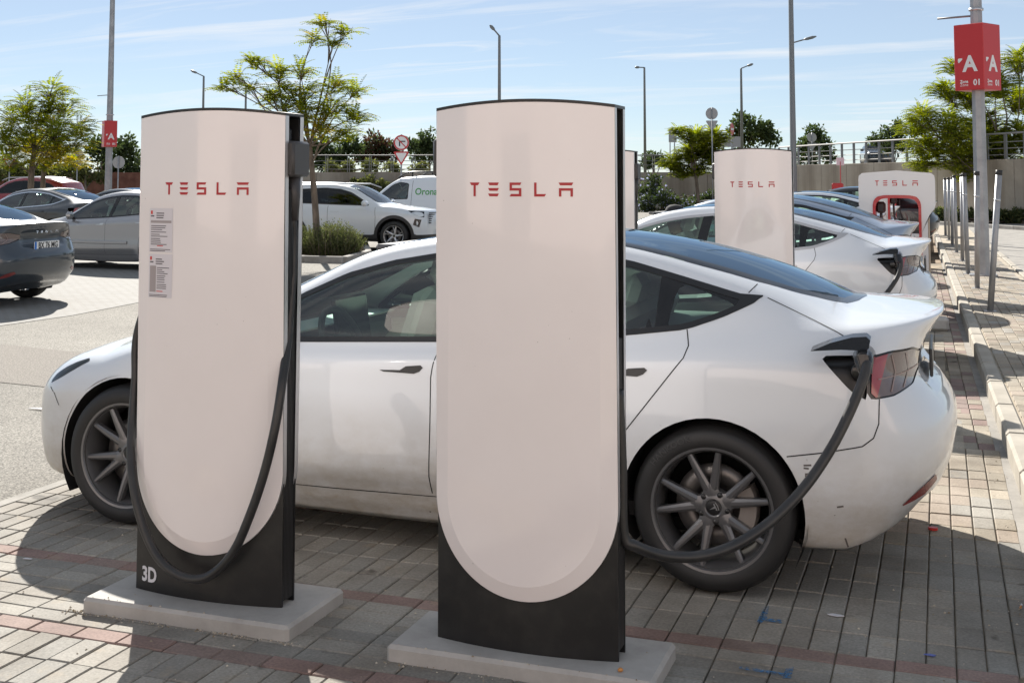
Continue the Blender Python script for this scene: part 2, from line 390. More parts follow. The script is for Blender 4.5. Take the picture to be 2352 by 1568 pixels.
NROWS = 12
def body_surface(sp, ncol=78, per=(2, 2, 4, 7, 6, 5, 4, 5, 9, 6, 5)):
    """rows 0..11: floor centre, floor edge, sill, low, wide, upper, crease, underbelt, belt, rail, mid roof, centre"""
    xs, xe = sp['xs'], sp['xe']; rows = []
    nn, nr = sp.get('n_nose', 2.5), sp.get('n_rear', 2.8); na, nb = 15, 30
    for j in range(NROWS):
        side = sp['rows'][j]; x0, z0 = sp['nose'][j]; x1, z1 = sp['rear'][j]; line = []
        ys, zs = interp(side, xs); ye, ze = interp(side, xe)
        for k in range(na):
            a = (k/na)*pi/2; X = cos(a)**(2/nn); Yf = sin(a)**(2/nn) if a > 0 else 0.
            line.append((xs-(xs-x0)*X, ys*Yf, zs+(z0-zs)*X**1.4))
        for k in range(ncol+1):
            x = xs+(xe-xs)*k/ncol; y, z = interp(side, x); line.append((x, y, z))
        for k in range(1, nb+1):
            a = (1-k/nb)*pi/2; X = cos(a)**(2/nr); Yf = sin(a)**(2/nr) if k < nb else 0.
            line.append((xe+(x1-xe)*X, ye*Yf, ze+(z1-ze)*X**1.2))
        rows.append(line)
    nc = len(rows[0]); grid = []; att = []
    cols = []
    for c in range(nc):
        P = [np.array(rows[j][c]) for j in range(NROWS)]; o = []; at = []
        for j in range(NROWS-1):
            p1, p2 = P[j], P[j+1]; p0 = P[j-1] if j else 2*p1-p2; p3 = P[j+2] if j+2 < NROWS else p2*np.array([1, -1, 1])+(P[j]-p2)*np.array([1, -1, 1])*1.
            if j+2 >= NROWS: p3 = P[j]*np.array([1, -1, 1])
            l0, l1, l2 = [max(1e-4, np.linalg.norm(b-a))**.5 for a, b in ((p0, p1), (p1, p2), (p2, p3))]
            m1 = (p1-p0)/l0-(p2-p0)/(l0+l1)+(p2-p1)/l1; m2 = (p2-p1)/l1-(p3-p1)/(l1+l2)+(p3-p2)/l2
            m1, m2 = m1*l1, m2*l1
            for k in range(per[j]):
                t = k/per[j]; o.append((2*t**3-3*t*t+1)*p1+(t**3-2*t*t+t)*m1+(-2*t**3+3*t*t)*p2+(t**3-t*t)*m2); at.append(j+t)
        o.append(P[-1]); at.append(NROWS-1.)
        cols.append(o); att = at
    nrw = len(att); S = Surf(); faces = []; idx = {}
    for sgn in (-1, 1):
        for c in range(nc):
            for r in range(nrw):
                p = cols[c][r]; y = max(0., p[1])*sgn
                if y == 0 and sgn == 1 and (-1, c, r) in idx: idx[(1, c, r)] = idx[(-1, c, r)]; continue
                idx[(sgn, c, r)] = len(S.V); S.V.append((p[0], y, p[2])); S.A.append(att[r])
        for c in range(nc-1):
            for r in range(nrw-1):
                q = [idx[(sgn, c, r)], idx[(sgn, c+1, r)], idx[(sgn, c+1, r+1)], idx[(sgn, c, r+1)]]
                if sgn == 1: q.reverse()
                u = []
                for i in q:
                    if i not in u: u.append(i)
                if len(u) > 2: faces.append(tuple(u))
    V = np.array(S.V)
    if 'sculpt' in sp: V = sp['sculpt'](V, np.array(S.A)); S.V = [tuple(v) for v in V]
    Nn = np.zeros_like(V)
    for f in faces:
        p = V[list(f)]; n = np.zeros(3)
        for k in range(1, len(f)-1): n += np.cross(p[k]-p[0], p[k+1]-p[0])
        for i in f: Nn[i] += n
    Nn /= (np.linalg.norm(Nn, axis=1, keepdims=True)+1e-12)
    S.Nn = [tuple(n) for n in Nn]
    # faces were wound so that normals point outwards; check with a roof vertex
    k = int(np.argmax(V[:, 2]))
    if Nn[k][2] < 0:
        S.Nn = [tuple(-n) for n in Nn]; faces = [tuple(reversed(f)) for f in faces]
    return S, faces

def strip(bvh, pts, w, side, name, mt, parent, off=.0012, step=.02, axis='Y'):
    """thin ribbon laid on the surface along pts (x, z) seen from the side (or (x, y) seen from above)"""
    dens = []
    for a, b in zip(pts[:-1], pts[1:]):
        n = max(1, int(hypot(b[0]-a[0], b[1]-a[1])/step))
        dens += [(a[0]+(b[0]-a[0])*k/n, a[1]+(b[1]-a[1])*k/n) for k in range(n)]
    dens.append(pts[-1]); H = []
    for x, z in dens:
        h = bvh.ray_cast(Vector((x, side*3, z)), Vector((0, -side, 0))) if axis == 'Y' else (bvh.ray_cast(Vector((x, z, 4)), Vector((0, 0, -1))) if axis == 'Z' else bvh.ray_cast(Vector((8, x, z)), Vector((-1, 0, 0))))
        if h[0] is not None:
            nrm = h[1]; ref = Vector((0, side, 0)) if axis == 'Y' else (Vector((0, 0, 1)) if axis == 'Z' else Vector((1, 0, 0)))
            if nrm.dot(ref) < 0: nrm = -nrm
            H.append((h[0], nrm))
    vs, fs = [], []
    for i, (p, n) in enumerate(H):
        t = (H[min(i+1, len(H)-1)][0]-H[max(i-1, 0)][0]).normalized(); b = n.cross(t).normalized()*w/2
        vs += [p+b+n*off, p-b+n*off]
        if i: fs.append((2*i-2, 2*i-1, 2*i+1, 2*i))
    if not fs: return None
    return MB().add(vs, fs, True).build(name, mt, parent)

def decal(bvh, poly, side, name, mt, parent, off=.003, thick=.01, axis='Y', sharp=30, dens=.03):
    """solid outline piece that follows the surface; poly is (x, z) seen from the side, or (y, z) seen from behind"""
    P = []
    for a, b in zip(poly, poly[1:]+poly[:1]):
        n = max(1, int(hypot(b[0]-a[0], b[1]-a[1])/dens)); P += [(a[0]+(b[0]-a[0])*k/n, a[1]+(b[1]-a[1])*k/n) for k in range(n)]
    top = []; ref = Vector((0, side, 0)) if axis == 'Y' else Vector((1, 0, 0))
    for x, z in P:
        h = bvh.ray_cast(Vector((x, side*3, z)), -ref) if axis == 'Y' else bvh.ray_cast(Vector((9, x, z)), -ref)
        if h[0] is None: continue
        n = h[1] if h[1].dot(ref) > 0 else -h[1]; top.append((h[0]+n*off, h[0]+n*(off-thick)))
    n = len(top)
    if n < 3: return None
    A = sum((top[i][0].x*top[(i+1) % n][0].z-top[(i+1) % n][0].x*top[i][0].z) if axis == 'Y' else (top[i][0].y*top[(i+1) % n][0].z-top[(i+1) % n][0].y*top[i][0].z) for i in range(n))
    if (A > 0) != ((side < 0) if axis == 'Y' else True): top.reverse()
    m = MB(); m.add([t[0] for t in top]+[t[1] for t in top], [tuple(range(n))]+[(i, n+i, n+(i+1) % n, (i+1) % n) for i in range(n)])
    return m.build(name, mt, parent, sharp=sharp)

def band(bvh, top, bot, side, name, mt, parent, off=.003, n=10):
    """quad strip between two lines laid on the surface"""
    vs, fs = [], []
    for k in range(n+1):
        t = k/n
        for L in (top, bot):
            i = min(int(t*(len(L)-1)), len(L)-2); q = t*(len(L)-1)-i; x, z = L[i][0]*(1-q)+L[i+1][0]*q, L[i][1]*(1-q)+L[i+1][1]*q
            h = bvh.ray_cast(Vector((x, side*3, z)), Vector((0, -side, 0)))
            if h[0] is None: return None
            nn = h[1] if h[1].y*side > 0 else -h[1]; vs.append(h[0]+nn*off)
        if k: fs.append((2*k-2, 2*k-1, 2*k+1, 2*k) if side < 0 else (2*k-2, 2*k, 2*k+1, 2*k-1))
    return MB().add(vs, fs, True).build(name, mt, parent)

def patch(S, faces, poly, side, name, mt, parent, off=.002, thick=.006, vmin=0, vmax=99, axis='xz'):
    f = sdf(poly)
    def F(x, y, z, A):
        d = f(x, z) if axis == 'xz' else (f(x, y) if axis == 'xy' else f(y, z))
        d = np.maximum(d, np.maximum(vmin-A, A-vmax)*.1)
        return np.maximum(d, -side*y) if side else d
    ins, _ = S.clip(faces, F)
    return S.obj(name, ins, mt, parent, off, thick) if ins else None

# ------------------------------------------------------------------ wheels (axis Y, outer face towards -Y)
def tyre_mesh(R, r, w):
    m = MB(); h = w/2
    prof = [(r-.012, h*.86), (r, h*.92), (r+.01, h*.98), (r+(R-r)*.35, h*1.06), (r+(R-r)*.72, h*1.0), (R-.012, h*.86), (R-.002, h*.62)]
    for g in (-.42, -.14, .14, .42):
        pass
    full = [(a, -b) for a, b in prof]
    for g in (-.5, -.17, .17, .5): full += [(R, h*(g-.09)), (R-.007, h*(g-.085)), (R-.007, h*(g+.085)), (R, h*(g+.09))]
    full += [(a, b) for a, b in reversed(prof)]
    m.lathe(full, 'Y', 64)
    return m.mesh('tyre', M['tyre'])
def spoke(m, a, r0, r1, w0, w1, y0, y1, t, skew=0.):
    """tapered spoke from radius r0 to r1 at angle a in the wheel plane"""
    d = Vector((cos(a), 0, sin(a))); p = Vector((-sin(a), 0, cos(a))); yv = Vector((0, 1, 0))
    A = d*r0; B = Vector((cos(a+skew), 0, sin(a+skew)))*r1; rings = []
    for c, w, y in ((A, w0, y0), (A*.45+B*.55, w0*.45+w1*.55, (y0+y1)/2-.004), (B, w1, y1)):
        rings.append([c-p*w+yv*(y+t), c-p*w*.95+yv*(y+.008), c-p*w*.35+yv*y, c+p*w*.35+yv*y, c+p*w*.95+yv*(y+.008), c+p*w+yv*(y+t)])
    m.ring(rings, True, True, False)
def wheel_meshes(R=.335, r=.248, w=.235, style='yspoke', rimmat=None):
    h = w/2; rm = rimmat or M['rim']; D = {}
    D['tyre'] = tyre_mesh(R, r-.004, w)
    m = MB(); m.lathe([(r+.008, -h*.90), (r+.004, -h*.97), (r-.006, -h*.95), (r-.016, -h*.80), (r-.028, -h*.3), (r-.03, h*.5), (r-.01, h*.85)], 'Y', 56)
    if style == 'yspoke':
        for k in range(5):
            a = 2*pi*k/5+pi/2
            for s in (-1, 1):
                spoke(m, a+s*.15, .070, r-.008, .021, .0120, -h*.60, -h*.80, .034, s*.12)
            spoke(m, a, .035, .095, .044, .026, -h*.57, -h*.60, .03)
        m.lathe([(.0, -h*.56), (.030, -h*.56), (.036, -h*.60), (.055, -h*.58), (.070, -h*.50), (.075, -h*.2)], 'Y', 30)
    else:
        for k in range(5):
            a = 2*pi*k/5+pi/2
            spoke(m, a, .04, r-.01, .030, .016, -h*.62, -h*.78, .03, .18)
            spoke(m, a+.42, .12, r-.01, .010, .012, -h*.66, -h*.78, .03, .1)
        m.lathe([(.0, -h*.60), (.05, -h*.60), (.065, -h*.45), (.07, -h*.2)], 'Y', 24)
    me = m.mesh('rim', rm); me.polygons.foreach_set('use_smooth', [True]*len(me.polygons)); me.set_sharp_from_angle(angle=radians(32)); D['rim'] = me
    m = MB().lathe([(.0, .012), (.085, .012), (.09, -.012), (.165, -.012), (.167, .0), (.165, .012), (.09, .012)], 'Y', 40); D['brake_disc'] = m.mesh('brake_disc', M['disc'])
    m = MB(); rings = []
    for k in range(7):
        a = -.55+1.1*k/6
        rings.append([Vector((cos(a)*q, yy, sin(a)*q)) for q, yy in ((.105, -.045), (.172, -.045), (.180, -.02), (.180, .03), (.105, .03))])
    m.ring(rings, True, True, False); D['brake_caliper'] = m.mesh('brake_caliper', M['caliper'])
    for k in range(5):
        a = 2*pi*k/5+pi/2+pi/5
        m = MB().lathe([(.0, -h*.60), (.010, -h*.60), (.0125, -h*.56), (.0125, -h*.3)], 'Y', 6, (cos(a)*.057, 0, sin(a)*.057)); D['lug_nut%d' % k] = m.mesh('lug_nut', M['trim'])
    m = MB().lathe([(.0, -h*.605), (.026, -h*.605), (.029, -h*.59), (.029, -h*.5)], 'Y', 24); D['centre_cap'] = m.mesh('centre_cap', M['trim'])
    m = MB()      # small T-shaped emblem
    y = -h*.607
    m.add([(-.016, y, .012), (.016, y, .012), (.013, y, .006), (.005, y, .008), (0, y, -.018), (-.005, y, .008), (-.013, y, .006)], [tuple(range(6, -1, -1))])
    m.add([(-.018, y, .019), (0, y, .022), (.018, y, .019), (.0165, y, .0155), (0, y, .018), (-.0165, y, .0155)], [tuple(range(5, -1, -1))])
    D['emblem'] = m.mesh('emblem', M['alu'])
    return D
def add_wheel(D, parent, x, y, R, side, rot=0., steer=0.):
    w = link_mesh('wheel_tyre', D['tyre'], None)
    o = bpy.data.objects.new('wheel', None); COL.objects.link(o); o.parent = parent; o.location = (x, y, R)
    o.rotation_euler = (0, 0, (0 if side < 0 else pi)+steer); o.empty_display_size = .1
    w.name = 'tyre'; w.parent = o; w.rotation_euler = (0, rot, 0)
    for k in [q for q in D if q != 'tyre']:
        if side < 0 or k in ('rim', 'brake_disc', 'centre_cap'):
            c = link_mesh(k.rstrip('01234'), D[k], o)
            if k not in ('brake_disc', 'brake_caliper'): c.rotation_euler = (0, rot, 0)
    return o
def well(parent, x, z, R, side, hw, depth=.32):
    """dark half-drum behind a wheel opening"""
    m = MB(); n = 26; rings = []
    for yy in (hw-.012, hw-.10, hw-depth):
        rings.append([Vector((x+cos(-.55+(pi+1.1)*k/n)*(R+.012), side*yy, z+sin(-.55+(pi+1.1)*k/n)*(R+.012))) for k in range(n+1)])
    m.ring(rings, False, False, True)
    b = len(m.v); m.add([Vector((x, side*(hw-depth), z))]+rings[2], [(0, k+1, k+2) for k in range(n)])
    return m.build('wheel_arch_liner', M['wellblack'], parent)

# ------------------------------------------------------------------ interior
def rbox(m, c, d, r=.05, tilt=0., ax='Y'):
    mm = Matrix.Translation(c) @ Matrix.Rotation(tilt, 4, ax); m.box((0, 0, 0), d, bev=r, m=mm)
def interior(parent, xd, xf, xr, zf=.30, hwi=.70, col=None, zdash=.90, wheel_side=-1, roof=False):
    c = col or M['cabin']
    m = MB(); m.box(((xd+xr)/2+.1, 0, zf-.05), (xr-xd+1.2, 2*hwi+.1, .06)); m.build('cabin_floor', M['cabin_dark'], parent)
    m = MB(); rbox(m, (xd, 0, zdash-.09), (.50, 2*hwi, .16), .05, -.06); m.build('dashboard', M['cabin_grey'], parent)
    m = MB(); rbox(m, (xd+.22, 0, zdash-.055), (.05, 2*hwi-.06, .035), .015); rbox(m, (xd+.16, 0, zdash+.005), (.22, 2*hwi-.1, .012), .006); m.build('dash_trim', c, parent)
    m = MB(); rbox(m, (xd+.33, 0, zdash+.03), (.025, .38, .24), .01, -.15); m.build('touch_screen', M['gloss_black'], parent)
    m = MB(); cx, cy, cz = xd+.47, wheel_side*.36, zdash-.05; R = .185; ti = radians(-24); mm = Matrix.Translation((cx, cy, cz)) @ Matrix.Rotation(ti, 4, 'Y')
    m.tube([mm @ Vector((0, cos(a)*R, sin(a)*R)) for a in [2*pi*k/28 for k in range(29)]], .017, 8, False)
    rbox(m, tuple(mm @ Vector((0, 0, -.01))), (.05, .16, .12), .03, ti)
    for s in (-1, 1): m.tube([mm @ Vector((0, 0, -.01)), mm @ Vector((0, s*R, -.01))], .014, 6)
    m.tube([mm @ Vector((0, 0, 0)), mm @ Vector((-.3, 0, -.06))], .03, 8); m.build('steering_wheel', M['cabin_dark'], parent)
    def seat(x, y, nm):
        m = MB(); rbox(m, (x, y, zf+.20), (.52, .50, .18), .07, -.12); rbox(m, (x+.33, y, zf+.52), (.15, .50, .66), .06, .33); rbox(m, (x+.45, y, zf+.93), (.10, .27, .20), .045, .25)
        for s in (-1, 1): m.tube([(x+.42, y+s*.06, zf+.78), (x+.45, y+s*.06, zf+.9)], .008, 6)
        m.build(nm, c, parent)
    seat(xf, -.36, 'seat'); seat(xf, .36, 'seat')
    m = MB(); rbox(m, (xr, 0, zf+.20), (.50, 1.25, .18), .06, -.12); rbox(m, (xr+.34, 0, zf+.50), (.14, 1.25, .62), .05, .40)
    for y in (-.40, 0, .40): rbox(m, (xr+.50, y, zf+.84), (.09, .26, .16), .04, .3)
    m.build('rear_seat', c, parent)
    for s in (-1, 1):
        m = MB(); m.box(((xd+xr)/2+.15, s*(hwi+.03), zdash-.20), (xr-xd+.5, .07, .30), bev=.03); m.build('door_card', c if roof is False else M['cabin_grey'], parent)
    m = MB(); m.box((xr+.62, 0, zf+.62), (.55, 2*hwi-.1, .03)); m.build('parcel_shelf', M['cabin_dark'], parent)

# ------------------------------------------------------------------ saloon (the white cars on charge share it)
def lr(*k): return list(k)
SALOON = dict(xs=.60, xe=4.22, n_nose=2.5, n_rear=2.5)
_hw = [(.4, .885), (1.0, .905), (1.6, .913), (2.6, .918), (3.3, .9235), (3.8, .9235), (4.22, .900)]
def _row(f, zk): return [(x, f*float(interp(_hw, x)[0]), float(interp(zk, x)[0])) for x in (.6, .85, 1.1, 1.4, 1.8, 2.2, 2.6, 3.0, 3.4, 3.7, 4.0, 4.22)]
SALOON['rows'] = [
    [(.6, 0, .17), (4.22, 0, .19)],
    _row(.88, [(.6, .17), (1.3, .155), (3.3, .155), (4.22, .20)]),
    _row(.955, [(.6, .20), (1.3, .20), (3.3, .205), (4.22, .25)]),
    _row(.997, [(.6, .35), (1.3, .355), (3.3, .385), (4.22, .41)]),
    _row(.994, [(.6, .52), (1.3, .55), (3.3, .595), (4.22, .60)]),
    _row(.993, [(.6, .64), (1.3, .70), (3.3, .775), (4.22, .775)]),
    [(.6, .850, .715), (.85, .882, .768), (1.1, .893, .800), (1.8, .903, .835), (2.6, .908, .868), (3.3, .912, .902), (3.9, .902, .925), (4.22, .872, .93)],
    [(.6, .800, .765), (.85, .852, .822), (1.1, .872, .842), (1.8, .882, .866), (2.6, .888, .898), (3.3, .890, .932), (3.9, .868, .968), (4.22, .832, .968)],
    [(.6, .715, .803), (.85, .765, .868), (1.1, .800, .893), (1.4, .820, .903), (1.8, .832, .912), (2.6, .832, .950), (3.3, .826, .995), (3.7, .800, 1.03), (4.0, .765, 1.05), (4.22, .735, 1.058)],
    [(.6, .52, .842), (.85, .62, .898), (1.1, .685, .930), (1.25, .705, .958), (1.45, .692, 1.035), (1.67, .655, 1.140), (2.0, .602, 1.300), (2.34, .577, 1.374), (2.8, .572, 1.396), (3.28, .575, 1.345), (3.6, .583, 1.270), (3.9, .595, 1.190), (4.1, .605, 1.125), (4.22, .61, 1.095)],
    [(.6, .27, .860), (.85, .32, .915), (1.1, .36, .965), (1.45, .36, 1.115), (1.67, .345, 1.215), (2.0, .33, 1.330), (2.34, .32, 1.402), (2.8, .32, 1.428), (3.28, .32, 1.392), (3.6, .32, 1.334), (3.9, .32, 1.250), (4.1, .32, 1.175), (4.22, .32, 1.125)],
    [(.6, 0, .866), (.85, 0, .922), (1.05, 0, .962), (1.2, 0, 1.022), (1.45, 0, 1.135), (1.67, 0, 1.232), (2.0, 0, 1.345), (2.34, 0, 1.417), (2.8, 0, 1.443), (3.136, 0, 1.424), (3.49, 0, 1.378), (3.8, 0, 1.302), (4.01, 0, 1.230), (4.22, 0, 1.142)],
]
SALOON['nose'] = [(.20, .18), (.12, .18), (.05, .21), (.015, .34), (.0, .48), (.02, .57), (.06, .635), (.10, .675), (.13, .70), (.16, .72), (.18, .73), (.20, .735)]
SALOON['rear'] = [(4.34, .29), (4.42, .29), (4.535, .325), (4.632, .45), (4.668, .675), (4.605, .785), (4.548, .865), (4.575, 1.020), (4.626, 1.096), (4.622, 1.108), (4.60, 1.112), (4.585, 1.113)]
def _ss(x, a, b): t = np.clip((x-a)/(b-a), 0, 1); return t*t*(3-2*t)
def _sculpt(V, A):
    """bumper ledge, plate recess and sill tuck"""
    V = V.copy(); x, y, z = V[:, 0].copy(), V[:, 1].copy(), V[:, 2].copy()
    side = np.sign(y); r = np.hypot(np.maximum(x-4.0, 0), np.abs(y)*.0)
    zc = .335+.16*np.maximum(0, x-4.30)                       # lower bumper ledge
    k = _ss(x, 4.02, 4.30)*(A > 1.5)*(A < 5)*(1-_ss(z, zc-.012, zc+.012))*.022*_ss(z, .15, .24)
    V[:, 1] -= side*k*(1-_ss(x, 4.45, 4.66)); V[:, 0] -= k*_ss(x, 4.35, 4.6)
    rec = _ss(x, 4.40, 4.5)*_ss(z, .785, .81)*(1-_ss(z, .985, 1.01))*(1-_ss(np.abs(y), .40, .44))*(A > 4)*(A < 8)
    V[:, 0] -= rec*.022
    zs = .350+.013*(x-1.3); t = _ss(x, 1.2, 1.4)*(1-_ss(x, 3.15, 3.3))*(A > 1.2)*(A < 5)      # door foot tucks in below the crease
    V[:, 1] -= side*t*.042*np.clip((zs-z)/.10, 0, 1)
    return V
SALOON['sculpt'] = _sculpt
DLO = [(1.36, .905), (1.80, .916), (2.46, .946), (3.0, .985), (3.35, 1.012), (3.594, 1.043), (3.74, 1.094), (3.831, 1.136), (3.915, 1.178), (3.80, 1.186), (3.484, 1.270), (3.31, 1.315), (3.0, 1.350), (2.65, 1.355), (2.387, 1.330), (2.162, 1.292), (1.932, 1.228), (1.70, 1.125), (1.5, 1.005)]
ROOFPOLY = [(1.10, 0), (1.12, .30), (1.20, .50), (1.34, .645), (1.50, .625), (1.67, .600), (2.0, .545), (2.34, .520), (2.8, .515), (3.28, .518), (3.6, .522), (3.86, .515), (4.02, .47), (4.16, .38), (4.26, .22), (4.29, 0)]

def saloon(root, paintm, port_open=True, tail=True):
    """builds all parts of the saloon under root; local x runs from the nose (0) to the tail"""
    S, faces = body_surface(SALOON)
    bvh = BVHTree.FromPolygons([Vector(v) for v in S.V], [list(f) for f in faces]); full = faces; R = .335
    for cx in (.841, 3.716):
        _, faces = S.clip(faces, lambda x, y, z, A, c=cx: np.maximum(np.hypot(x-c, z-.335)-.372, np.maximum(A-6.2, (.55-np.abs(y)))*.3))
    d = sdf(DLO)
    dlo, faces = S.clip(faces, lambda x, y, z, A: np.maximum(d(x, z), np.maximum(6.5-A, A-9.35)*.08))
    rp = ROOFPOLY+[(x, -y) for x, y in reversed(ROOFPOLY[1:-1])]; rf = sdf(rp)
    roof, faces = S.clip(faces, lambda x, y, z, A: np.maximum(rf(x, y), (8.9-A)*.1))
    # lamps, charge port
    tl = sdf([(4.335, .972), (4.42, .990), (4.50, .990), (4.540, .955), (4.556, .918), (4.520, .895), (4.50, .845), (4.43, .818), (4.33, .808)])
    tail_f, faces = S.clip(faces, lambda x, y, z, A: np.maximum(tl(x, z), (.42-np.abs(y))))
    pt = sdf([(4.150, .968), (4.335, .978), (4.33, .806), (4.27, .842)])
    port_f, faces = S.clip(faces, lambda x, y, z, A: np.maximum(pt(x, z), y+.3))
    hl = sdf([(.290, .628), (.34, .69), (.43, .742), (.60, .797), (.50, .733), (.40, .675)])
    head_f, faces = S.clip(faces, lambda x, y, z, A: np.maximum(hl(x, z), .40-np.abs(y)))
    low_f, faces = S.clip(faces, lambda x, y, z, A: np.maximum(z-(.14+.52*np.maximum(0, x-4.30)), 4.25-x))
    S.obj('body', faces, paintm, root)
    if low_f: S.objs('rear_diffuser', low_f, M['plastic'], root, -.004)
    # side windows: black surround, quarter-light frit, panes
    inner, surround = S.clip(dlo, lambda x, y, z, A: d(x, z)+.022)
    S.objs('window_surround', surround, M['trim'], root, .004, .02)
    piece = segd([(3.505, 1.27), (3.425, 1.0)]); pil, inner = S.clip(inner, lambda x, y, z, A: piece(x, z)-.017)
    bp = segd([(2.50, .9), (2.60, 1.40)]); pil2, inner = S.clip(inner, lambda x, y, z, A: bp(x, z)-.045)
    S.objs('pillar_trim', pil+pil2, M['gloss_black'], root, .003, .012)
    quarter, inner = S.clip(inner, lambda x, y, z, A: 3.46-x)
    qi = sdf([(3.545, 1.035), (3.60, 1.052), (3.70, 1.080), (3.785, 1.128), (3.79, 1.148), (3.56, 1.225), (3.535, 1.20), (3.515, 1.06)])
    qglass, qfrit = S.clip(quarter, lambda x, y, z, A: qi(x, z))
    S.objs('quarter_light_frit', qfrit, M['gloss_black'], root, .001, .004)
    for sg in (-1, 1):
        if [f for f in qglass if S.V[f[0]][1]*sg > 0]:
            S.obj('quarter_light', [f for f in qglass if S.V[f[0]][1]*sg > 0], M['winglass'], root)
        front = [f for f in inner if S.V[f[0]][1]*sg > 0 and S.V[f[0]][0] < 2.55]; rear = [f for f in inner if S.V[f[0]][1]*sg > 0 and S.V[f[0]][0] >= 2.55]
        S.obj('side_window', front, M['winglass'], root); S.obj('side_window', rear, M['winglass'], root)
    # glass roof: windscreen, roof panel, rear screen
    scr, roof = S.clip(roof, lambda x, y, z, A: x-2.06+.18*y*y)
    inner_s, edge_s = S.clip(scr, lambda x, y, z, A: rf(x, y)+.035)
    S.obj('windscreen', inner_s, M['screen'], root); S.objs('windscreen_edge', edge_s, M['gloss_black'], root)
    rg, rr = S.clip(roof, lambda x, y, z, A: x-3.12)
    S.obj('roof_glass', rg, M['roofglass'], root, .001); 
    ri, re_ = S.clip(rr, lambda x, y, z, A: rf(x, y)+.06)
    S.obj('rear_screen', ri, M['roofglass'], root, .001); S.objs('rear_screen_edge', re_, M['gloss_black'], root, .001)
    m = MB(); m.box((2.08, 0, 1.345), (.16, 1.02, .03), bev=.01); m.build('header_rail', M['cabin_grey'], root)
    m = MB(); m.tube([(1.95, 0, 1.325), (1.80, 0, 1.235)], .012, 6); rbox(m, (1.79, 0, 1.215), (.03, .22, .065), .012, .3); m.build('rear_view_mirror', M['trim'], root)
    # lamps
    for sg in (-1, 1):
        tf = [f for f in tail_f if S.V[f[0]][1]*sg > 0]
        if tf:
            t = S.obj('tail_light', tf, M['gloss_black'], root, -.004)
            tl2 = sdf([(4.350, .964), (4.42, .982), (4.496, .982), (4.532, .951), (4.545, .919), (4.512, .896), (4.494, .850), (4.43, .825), (4.345, .816)])
            li, _ = S.clip(tf, lambda x, y, z, A: tl2(x, z))
            red, smoke = S.clip(li, lambda x, y, z, A: x-4.388-.25*(z-.9))
            S.obj('red_lens', red, M['taillens'], t, .001); S.obj('smoked_lens', smoke, M['tailsmoke'], t, .001)
            t.visible_shadow = True
        hf = [f for f in head_f if S.V[f[0]][1]*sg > 0]
        if hf:
            h = S.obj('headlight', hf, M['lens'], root, .001); S.obj('lamp_bowl', hf, M['alu'] if False else M['chrome'], h, -.03)
    # charge port on the near rear quarter
    if port_f:
        p = S.obj('charge_port', port_f, M['plastic'], root, -.020)
        m = MB().lathe([(.0, -.02), (.030, -.02), (.036, -.016), (.036, .02)], 'Y', 24, (4.305, -.858, .915)); m.build('socket', M['gloss_black'], p)
        S.obj('port_rim', port_f, M['trim'], p, -.019, 0)
        m = MB()    # raised flap
        poly = [(4.125, 1.002), (4.20, 1.035), (4.28, 1.058), (4.335, 1.063), (4.350, 1.050), (4.345, 1.022), (4.335, 1.012), (4.24, 1.012)]
        vs = []
        for x, z in poly: vs += [(x, -.895-(1.065-z)*.6-.03, z), (x, -.845-(1.065-z)*.1-.02, z+.008)]
        n = len(poly)
        m.add(vs, [tuple(range(0, 2*n, 2)), tuple(range(2*n-1, 0, -2))]+[(2*i, 2*i+1, (2*i+3) % (2*n), (2*i+2) % (2*n)) for i in range(n)])
        fl = m.build('port_flap', M['gloss_black'], root, sharp=30)
        m = MB(); m.ring([[Vector((4.20+a, y-.01, z)) for a, y in ((0, 0), (.032, 0), (.032, .012), (0, .012))] for y, z in ((-.885, .945), (-.915, .985), (-.90, 1.022))]); m.build('hinge_arm', M['plastic'], fl)
    # panel gaps
    for sg in (-1, 1):
        for pts in ([(3.600, 1.045), (3.618, .985), (3.605, .940), (3.547, .867), (3.36, .630), (3.335, .53), (3.33, .30)], [(2.50, .945), (2.475, .80), (2.47, .29)], [(1.30, .89), (1.26, .70), (1.27, .30)],
                    [(1.27, .268), (2.0, .268), (3.30, .285)], [(3.862, 1.222), (3.835, 1.190)], [(4.375, .812), (4.372, .72), (4.352, .665), (4.31, .632), (4.17, .600), (4.02, .575)],
                    [(.42, .545), (.38, .60), (.33, .625)], [(3.915, 1.172), (4.06, 1.112), (4.20, 1.058), (4.335, .995)]):
            strip(bvh, pts, .0046, sg, 'panel_gap', M['gap'], root)
        for xh in (2.225, 3.245):
            zz = .822 if xh < 3 else .866
            decal(bvh, [(xh, zz), (xh+.10, zz+.004), (xh+.13, zz+.022), (xh+.20, zz+.029), (xh+.212, zz+.020), (xh+.195, zz+.002), (xh+.17, zz-.008), (xh+.02, zz-.006)], sg, 'door_handle', M['trim'], root, .004, .01)
        band(bvh, [(4.45, .398), (4.51, .445), (4.575, .485)], [(4.452, .394), (4.53, .415), (4.578, .455)], sg, 'reflector', M['reflector'], root, .004)
        for q in ([(4.418, .835), (4.432, .905), (4.420, .972)], [(4.462, .842), (4.480, .905), (4.472, .972)]): strip(bvh, q, .006, sg, 'light_bar', M['lightbar'], root, .004)
        strip(bvh, [(4.37, .885), (4.44, .892), (4.515, .905)], .004, sg, 'light_bar', M['lightbar'], root, .004)
        m = MB(); rbox(m, (1.60, sg*.965, .985), (.11, .20, .13), .045); m.build('door_mirror', paintm, root)
        m = MB(); m.box((1.55, sg*.86, .935), (.06, .12, .04), bev=.012); m.build('mirror_foot', M['trim'], root)
